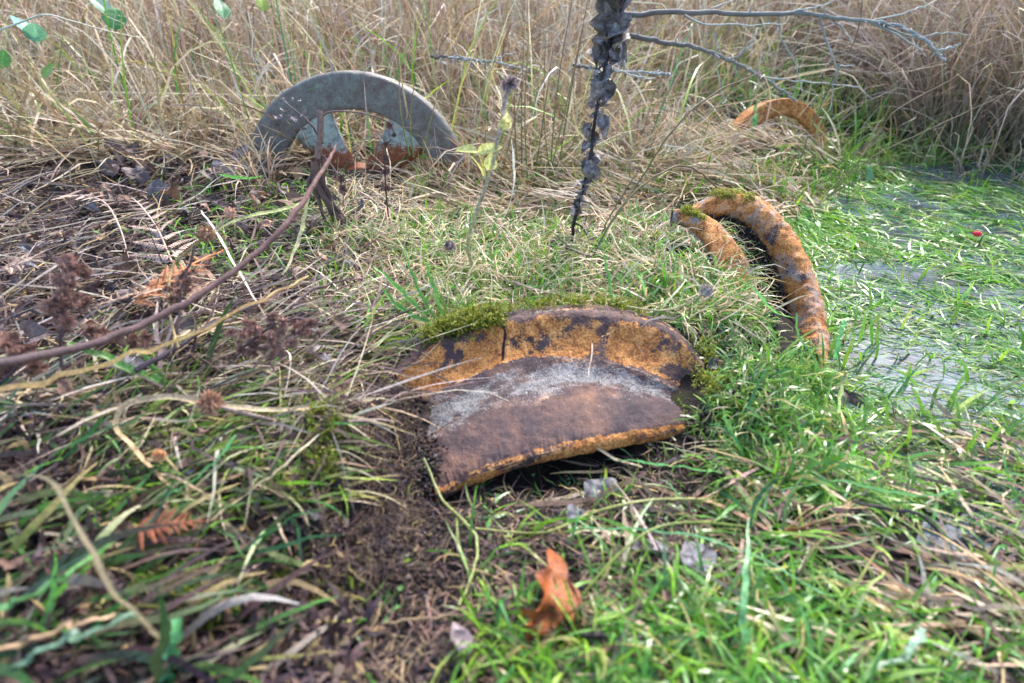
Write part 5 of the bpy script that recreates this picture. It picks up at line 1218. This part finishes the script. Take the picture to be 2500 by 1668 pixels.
seedhead('small tan seed head right of the fern', 562, 519, .84, .0068, [(540, 545, .83), (510, 575, .81)], .001, (.32, .21, .15))
seedhead('small rusty seed head among the lower left litter', 388, 1112, .38, .0045, [(410, 1125, .38), (440, 1160, .375)], .0012, (.32, .17, .08))
seedhead('orange seed head on a dark twig left of the soil clump', 562, 1130, .42, .0042, [(590, 1170, .41), (630, 1230, .39), (645, 1290, .37)], .0018, (.36, .20, .09), (.12, .08, .08))
seedhead('grey seed head above the turf left of the yellow plant', 1097, 600, .80, .0065, [(1060, 615, .79), (1000, 640, .76)], .0009, (.17, .12, .11), (.4, .3, .22))
seedhead('faded grey flower head hanging over the turf at the right end of the rim', 1725, 710, .66, .007, [(1690, 735, .66), (1640, 755, .655), (1590, 757, .65), (1530, 748, .64)], .0012, (.34, .28, .24), (.5, .44, .24))

# brown bur clusters standing in the left foreground
def bur_cluster(label, spots, stems, r=.006):
    e = empty('bur_stalk', (0, 0, 0)); tag(e, label, 'dead plant', 'brown bur stalks in the left foreground')
    for s in stems: thing_tube('stalk', None, None, s, .0016, (.08, .055, .06), (.13, .08, .07), M_STEM, 26, 6, parent=e, wob=.002)
    V, F, C = bur_arrays(r * 1.35, 70, (.26, .15, .115), 5, .42); first = None
    for (x, y, Y) in spots:
        for k in range(5):
            if first is None: o = first = mesh_obj('bur', V, F, M_STEM, e, C)
            else: o = first.copy(); col.objects.link(o)
            place(o, at_y(np.array(float(x + random.uniform(-22, 22))), np.array(float(y + random.uniform(-14, 14))), Y + random.uniform(-.01, .01)), (random.random() * 6, random.random() * 6, 0), random.uniform(.6, 1.1))
bur_cluster('upright stalk ringed with brown burs near the left edge', [(180, 640, .52), (165, 690, .51), (150, 730, .50), (190, 740, .50), (130, 760, .5), (160, 790, .49), (210, 660, .53)], [[(150, 900, .47), (150, 800, .49), (160, 700, .51), (185, 620, .53)]])
bur_cluster('reddish bur cluster hanging over the straw stem left of the rim', [(620, 800, .54), (670, 780, .55), (700, 800, .55), (650, 830, .54), (600, 850, .53), (740, 790, .56), (690, 850, .54), (580, 820, .53), (760, 800, .56)], [[(570, 880, .52), (640, 810, .54), (720, 780, .56), (800, 795, .57)], [(700, 760, .56), (760, 710, .6), (850, 680, .64)]], .0052)
bur_cluster('blurred brown bur heads along the left edge below the straw stem', [(20, 830, .45), (60, 860, .45), (10, 900, .44), (340, 830, .52), (240, 820, .5), (100, 900, .44)], [[(0, 940, .43), (60, 880, .44), (140, 850, .46)]])
bur_cluster('thin reddish bur stalk standing in front of the fern', [(440, 700, .60), (450, 670, .61), (430, 720, .6)], [[(418, 900, .53), (435, 800, .56), (445, 700, .6), (475, 600, .63)]], .0042)

# ------------------------------------------------------------------ fern fronds (dead bracken)
def pinna_mesh(Lp, seed, c0, c1):
    V, F = tube(np.array([[0, 0, 0], [0, Lp * .5, .002], [0, Lp, -.004]]), [.0007, .0005, .0003], 8, 4)
    Vs, Fs, k = [V], [F], len(V); n = 13
    for i in range(n):
        f = (i + .6) / n; s = (1 - f) ** .8 * Lp * .20 + .0012
        for sd in (-1, 1):
            v, ff, _ = leaf_arrays(s, Lp * .058, 'lance', .3, 1.0, .0004, seed + i, 5, 3)
            a = sd * -1.25; ca, sa = math.cos(a), math.sin(a)
            v = np.stack([v[:, 0] * ca - v[:, 1] * sa, v[:, 0] * sa + v[:, 1] * ca, v[:, 2] * 1.0], 1) + np.array([0, f * Lp, 0.0015 - .004 * f * f])
            Vs.append(v); Fs.append(ff + k); k += len(v)
    V = np.concatenate(Vs); F = np.concatenate(Fs)
    return V, F, np.array(c0) + (np.array(c1) - np.array(c0)) * rng.random((len(V), 1))
def fern(label, pts, Lmax, npair, c0, c1):
    e = empty('fern_frond', (0, 0, 0)); tag(e, label, 'fern frond')
    pp = P3([(*q[:3], q[3] + .014) for q in pts]); Lmax *= 1.45
    V, F = tube(pp, [.0016] * (len(pp) - 1) + [.0004], 40, 6)
    mesh_obj('rachis', V, F, M_DRY, e, gradc(V, c0, c1, 40, 6))
    V, F, C = pinna_mesh(.05, 3, c0, c1); first = None
    c = catmull(pp, 200); T = np.gradient(c, axis=0)
    for i in range(npair):
        f = (i + .5) / npair; k = int(f * 195)
        t = T[k] / np.linalg.norm(T[k]); az = math.atan2(t[1], t[0])
        for sd in (-1, 1):
            if first is None: o = first = mesh_obj('pinna', V, F, M_DRY, e, C)
            else: o = first.copy(); col.objects.link(o)
            s = Lmax / .05 * (1 - f * .85) * random.uniform(.85, 1.1)
            place(o, c[k], (random.uniform(-.1, .35), random.uniform(-.4, .4), az - math.pi / 2 + sd * random.uniform(.9, 1.2)), s)
    return e
TAN0, TAN1 = (.46, .31, .24), (.66, .52, .42)
fern('pale brown fern frond arching down in the left litter', [(150, 482, 'g', .03), (200, 478, 'g', .045), (255, 495, 'g', .045), (290, 550, 'g', .035), (315, 630, 'g', .02)], .026, 12, TAN0, TAN1)
fern('pale fern frond with long side leaves beside the arching one', [(420, 640, 'g', .02), (385, 560, 'g', .035), (350, 510, 'g', .045), (320, 480, 'g', .05)], .040, 11, TAN0, TAN1)
fern('rusty orange fern frond lying behind the long bramble stem', [(330, 740, 'g', .02), (400, 690, 'g', .04), (480, 640, 'g', .045), (560, 605, 'g', .035)], .040, 12, (.40, .16, .065), (.60, .28, .13))
fern('tan fern frond lying flat below the rusty one', [(520, 700, 'g', .015), (420, 700, 'g', .03), (320, 720, 'g', .03), (230, 750, 'g', .015)], .042, 12, (.34, .20, .13), (.52, .37, .27))
fern('faded fern frond at the far left above the pale stalk', [(0, 660, 'g', .03), (60, 640, 'g', .04), (110, 610, 'g', .03)], .03, 8, (.28, .19, .15), (.42, .32, .26))
fern('dark red fern frond among the stalks left of the grey wheel', [(80, 300, 'g', .03), (150, 290, 'g', .05), (230, 285, 'g', .05), (290, 300, 'g', .02)], .06, 11, (.10, .035, .035), (.20, .07, .05))
fern('small green fern tip in the stalks at the left', [(205, 345, 'g', .02), (180, 325, 'g', .04), (160, 305, 'g', .05)], .035, 8, (.10, .14, .07), (.26, .28, .18))
fern('dark red fern frond hidden in the lower left litter', [(330, 1290, 'g', .02), (420, 1280, 'g', .025), (520, 1270, 'g', .02)], .02, 9, (.16, .05, .03), (.28, .09, .04))

# ------------------------------------------------------------------ leaves, one by one
def leaf(label, px, py, lift, L_, W_, kind, rot, c0, c1, fold=.3, curl=1.0, cr=.002, seed=1, mat=M_LEAF, cat='leaf', group=None, ns=19, nt=11, Y=None, name='dead_leaf'):
    V, F, C = leaf_arrays(L_, W_, kind, fold, curl, cr, seed, ns, nt, c0, c1)
    V = V - np.array([0, L_ * .5, 0])
    o = mesh_obj(name, V, F, mat, None, C)
    o.location = at_y(np.array(float(px)), np.array(float(py)), Y) if Y else gnd(np.array(float(px)), np.array(float(py)), lift)
    o.rotation_euler = rot
    return tag(o, label, cat, group)
oakc0, oakc1 = (.10, .026, .008), (.30, .080, .016)
leaf('curled orange brown oak leaf standing on the soil at bottom centre', 1362, 1490, .030, .115, .046, 'oak', (1.25, .45, -.10), oakc0, oakc1, .55, 2.1, .009, 3, ns=29, nt=13, name='oak_leaf')
GD0, GD1 = (.045, .045, .052), (.12, .12, .135)
leaf('large dark grey leaf lying flat under the lip of the rim', 1465, 1195, .008, .045, .036, 'ovate', (.3, -.2, .9), GD0, GD1, .15, .6, .002, 4)
leaf('frosted grey leaf in the grass below the pale green blade', 1700, 1350, .008, .036, .034, 'ovate', (.25, .1, .2), (.13, .12, .13), (.30, .29, .32), .1, .4, .002, 5)
leaf('rolled grey leaf left of the frosted grey leaf', 1580, 1335, .008, .042, .018, 'ovate', (.2, .3, 1.2), GD0, (.2, .19, .21), .6, .8, .003, 6)
leaf('crumpled blue grey leaf in the bottom grass', 1612, 1500, .012, .022, .016, 'serrate', (.6, .2, .3), (.10, .11, .13), (.28, .30, .35), .4, 1.6, .004, 7)
leaf('black leaf corner beside the dark grey leaf', 1400, 1255, .006, .024, .016, 'ovate', (.3, .1, 2.4), GD0, (.08, .08, .10), .3, .8, .003, 8)
leaf('dark twisted leaf on the turf at the right end of the rim', 1750, 885, .012, .03, .014, 'lance', (.4, .5, -.9), (.03, .03, .036), (.09, .09, .10), .8, 1.2, .003, 9)
leaf('withered mauve leaf tip in the bottom centre litter', 1125, 1545, .022, .024, .012, 'lance', (.8, .4, .3), (.14, .10, .11), (.28, .22, .22), .6, 1.6, .004, 10)
for i, (x, y, L_, W_, rz, c0, c1, lab) in enumerate([
    (2475, 800, .045, .020, 1.3, (.12, .04, .03), (.22, .07, .04), 'glossy red brown leaf floating at the right edge'),
    (2425, 800, .030, .018, 1.8, (.16, .05, .03), (.24, .08, .04), 'smaller red brown leaf beside the one at the right edge'),
    (2045, 836, .040, .014, -1.1, (.14, .05, .04), (.26, .09, .05), 'red brown pointed leaf in the water right of the right rim'),
    (2405, 955, .028, .024, .5, (.07, .04, .045), (.13, .08, .08), 'purple brown leaf half sunk in the water'),
    (2250, 1075, .040, .018, 1.3, (.09, .06, .05), (.15, .10, .08), 'dull brown leaf lying wet in the flooded grass'),
    (2205, 1120, .035, .016, 1.6, (.16, .06, .03), (.28, .12, .05), 'rusty leaf at the near edge of the flooded grass'),
    (2330, 720, .022, .009, 1.5, (.40, .22, .05), (.55, .34, .08), 'orange yellow leaf in the flooded grass'),
    (2080, 792, .020, .007, -.6, (.42, .36, .06), (.5, .42, .1), 'yellow leaf tip beside the water'),
    (2200, 855, .018, .007, 1.4, (.14, .30, .06), (.24, .42, .10), 'oval green leaf floating on the puddle'),
    (2480, 1430, .05, .02, .9, (.14, .06, .04), (.26, .11, .06), 'brown leaf at the right edge in the lower corner'),
    (915, 513, .036, .024, 1.5, (.24, .15, .13), (.36, .24, .20), 'flat pale brown leaf on the soil in front of the grey wheel'),
    (975, 520, .034, .024, 1.2, (.22, .14, .11), (.34, .23, .18), 'tan leaf right of the flat pale one before the grey wheel'),
    (252, 388, .045, .03, 1.4, (.34, .20, .12), (.46, .30, .19), 'cupped tan leaf resting in the left stalks'),
    (590, 335, .045, .02, .2, (.30, .12, .07), (.42, .18, .10), 'reddish leaf beside the left edge of the grey wheel'),
    (370, 600, .040, .028, .1, (.09, .07, .075), (.19, .14, .14), 'dark papery leaf standing right of the pale fern'),
    (590, 600, .036, .020, .3, (.10, .08, .08), (.20, .16, .155), 'grey brown curled leaf behind the long bramble stem'),
    (760, 860, .034, .018, -.6, (.20, .15, .15), (.36, .29, .28), 'pale withered leaf hanging over the left end of the rim'),
    (890, 930, .034, .014, 1.4, (.18, .13, .13), (.30, .24, .23), 'twisted mauve leaf beside the left end of the rim'),
    (680, 1040, .026, .014, 1.0, (.20, .15, .14), (.36, .28, .26), 'crumpled pale leaf tip above the soil clump'),
    (1130, 735, .030, .018, 1.4, (.38, .24, .20), (.52, .36, .30), 'pinkish tan leaf on the turf behind the green blades'),
    (2075, 975, .05, .03, .2, (.05, .035, .03), (.12, .08, .07), 'curled black brown leaf standing at the edge of the water'),
    (2110, 1030, .05, .03, 1.9, (.04, .03, .03), (.09, .065, .06), 'lower half sunken black leaf below the curled one'),
    (1175, 690, .03, .02, .8, (.22, .10, .06), (.34, .17, .10), 'brown leaf at the foot of the pale hairy stem'),
    (1480, 665, .022, .014, .1, (.09, .04, .035), (.18, .08, .06), 'dark red leaf in the turf behind the rim crest'),
    (1710, 800, .018, .012, .4, (.22, .10, .05), (.34, .16, .08), 'small brown leaf in the turf left of the right rim'),
    (540, 1490, .03, .016, .2, (.22, .12, .07), (.36, .2, .12), 'tan leaf standing in the dark lower left litter'),
    (150, 1480, .055, .04, .6, (.16, .10, .07), (.26, .17, .12), 'broad blurred brown leaf in the bottom left corner'),
    (180, 1200, .03, .022, .4, (.34, .24, .17), (.46, .34, .26), 'pale cupped leaf in the left foreground'),
]):
    st = 'standing' in lab or 'hanging' in lab or 'beside the left edge of the grey' in lab
    leaf(lab, x, y, .016 if st else .006, L_, W_, 'ovate' if i % 3 else 'lance', ((1.0 if st else .15) + random.uniform(-.1, .2), random.uniform(-.3, .3), rz), c0, c1, .5 if st else .25, 1.4 if st else .6, .0035 if st else .0015, 30 + i)

# green bramble leaves, upper left
for i, (x, y, Y, L_, W_, rot, c0, c1, lab) in enumerate([
    (55, 58, 1.55, .085, .050, (.9, .2, 1.3), (.10, .27, .19), (.18, .36, .28), 'pale teal bramble leaf at the top left corner'),
    (85, 75, 1.54, .060, .045, (1.1, -.2, -2.4), (.10, .27, .15), (.16, .36, .22), 'lower teal lobe of the bramble sprig at the top left corner'),
    (280, 40, 1.9, .08, .06, (1.1, .3, .4), (.05, .20, .05), (.08, .27, .09), 'dark green bramble leaf in the dry grass near the top left'),
    (240, 8, 1.9, .08, .06, (1.1, -.3, 1.6), (.08, .22, .14), (.12, .28, .18), 'blue green bramble leaf cut by the top edge'),
    (5, 140, 1.5, .05, .04, (1.2, .2, .2), (.08, .24, .04), (.14, .34, .06), 'green leaf at the left edge below the teal one'),
    (118, 170, 1.5, .05, .03, (1.0, .3, -.5), (.14, .28, .05), (.22, .36, .08), 'yellow green leaf hidden in the stalks upper left'),
    (540, 15, 2.0, .08, .05, (1.0, .3, .8), (.05, .20, .08), (.08, .26, .10), 'dim green leaf in the dry grass at the top edge'),
    (640, 5, 2.1, .06, .04, (1.1, .2, .5), (.30, .42, .06), (.38, .5, .10), 'bright yellow green leaf at the top edge'),
    (2120, 420, 1.45, .05, .04, (1.2, .3, .4), (.05, .14, .05), (.09, .22, .07), 'dark green dock leaf at the near edge of the flooded grass'),
]):
    leaf(lab, x, y, 0, L_, W_, 'ovate', rot, c0, c1, .25, .5, .001, 200 + i, M_GREEN, 'leaf', None, 13, 9, Y, 'green_leaf')
thing_tube('bramble_cane', 'thin pale stem arching over the teal leaf at the top left', 'stem', [(-40, 90, 1.5), (50, 55, 1.5), (110, 36, 1.52), (170, 50, 1.56), (260, 75, 1.62), (340, 92, 1.7)], [.002, .002, .002, .0018, .0016, .0012], (.40, .46, .38), (.46, .42, .32), M_STEM, 40, 6)

# heap of small shrivelled leaves, left: repeated individuals
protos = []
SH = [((.045, .034, .036), (.12, .085, .08)), ((.07, .05, .05), (.17, .12, .11)), ((.09, .055, .045), (.22, .13, .09)), ((.05, .045, .055), (.15, .14, .16)), ((.16, .09, .06), (.30, .18, .12))]
for k in range(14):
    c0, c1 = SH[k % 5]
    V, F, C = leaf_arrays(random.uniform(.026, .042), random.uniform(.014, .024), ('ovate', 'serrate', 'lance')[k % 3], random.uniform(.2, .8), random.uniform(.8, 2.8), .0042, 300 + k, 11, 7, c0, c1)
    o = mesh_obj('shrivelled_leaf', V, F, M_LEAF, None, C); protos.append(o)
ADJ = ('almost black', 'dark brown', 'mid brown', 'slate grey', 'light tan')
zones = [(120, 230, 720, 320, 500, 'heap left of the grey wheel'), (90, -60, 900, 480, 900, 'left bank around the ferns'), (40, -60, 800, 830, 1668, 'lower left litter')]
cnt = 0
for (n_, x0, x1, y0, y1, where) in zones:
    for k in range(n_):
        kk = cnt % 14; src = protos[kk]
        if cnt < 14: o = src
        else: o = src.copy(); col.objects.link(o)
        x = random.uniform(x0, x1); y = random.uniform(y0, y1)
        q = gnd(np.array(x), np.array(y), random.uniform(.010, .038 if y < 900 else .02))
        s = random.uniform(.6, 1.15) * (1.7 if where.startswith('heap') else 1.2 if where.startswith('left') else .75)
        place(o, q, (random.uniform(-.9, 1.3), random.uniform(-.9, .9), random.uniform(0, 6.28)), s)
        tag(o, 'small shrivelled %s leaf in the %s' % (ADJ[kk % 5], where), 'leaf', '%s leaves in the %s' % (ADJ[kk % 5], where)); cnt += 1
# little dark leaves in the hollow before the rim
for k in range(20):
    src = protos[k % 14]; o = src.copy(); col.objects.link(o)
    q = gnd(np.array(random.uniform(820, 1760)), np.array(random.uniform(1180, 1668)), random.uniform(.002, .008))
    place(o, q, (random.uniform(-.5, .7), random.uniform(-.5, .5), random.uniform(0, 6.28)), .5 * random.uniform(.5, 1.1))
    tag(o, 'small dark leaf scrap on the soil of the hollow before the rim', 'leaf', 'leaf scraps in the hollow before the rim')

for k in range(30):
    kk = k % 14; src = protos[kk]; o = src.copy(); col.objects.link(o)
    far_ = k % 2
    q = gnd(np.array(random.uniform(1500, 2450) if far_ else random.uniform(950, 1750)), np.array(random.uniform(1170, 1660) if far_ else random.uniform(450, 730)), random.uniform(.003, .014))
    place(o, q, (random.uniform(-.6, .9), random.uniform(-.6, .6), random.uniform(0, 6.28)), random.uniform(.4, .85) * (.8 if far_ else .9))
    w_ = 'grass of the lower right corner' if far_ else 'turf behind the front rim'
    tag(o, 'small crumpled %s leaf caught in the %s' % (ADJ[kk % 5], w_), 'leaf', '%s leaves in the %s' % (ADJ[kk % 5], w_))

# ------------------------------------------------------------------ rose hip on its twig in the water
rh = empty('rose_hip_twig', (0, 0, 0)); tag(rh, 'dark twig with one red hip sticking out of the flooded grass', 'twig')
Yr = gy(2370, 622)
thing_tube('twig', None, None, [(2370, 625, Yr), (2388, 600, Yr), (2402, 575, Yr), (2430, 568, Yr)], [.0016, .0015, .0012, .0006], (.06, .045, .045), (.10, .07, .06), M_STEM, 20, 6, parent=rh)
th = np.linspace(0, np.pi, 12)
G = lathe(np.stack([np.sin(th) * .0058 + .0001, -np.cos(th) * .0085], 1), 16, amp=0.0002)
o = mesh_obj('hip', G.reshape(-1, 3), surf_faces(16, 12), M_STEM, rh, np.tile((.55, .03, .05), (16 * 12, 1))); o.location = at_y(np.array(2386.), np.array(571.), Yr); o.rotation_euler = (0, 0, 1.2)
print('things', len([o for o in scene.objects if o.parent is None]), 'tris', sum(len(o.data.polygons) for o in scene.objects if o.type == 'MESH') * 2)
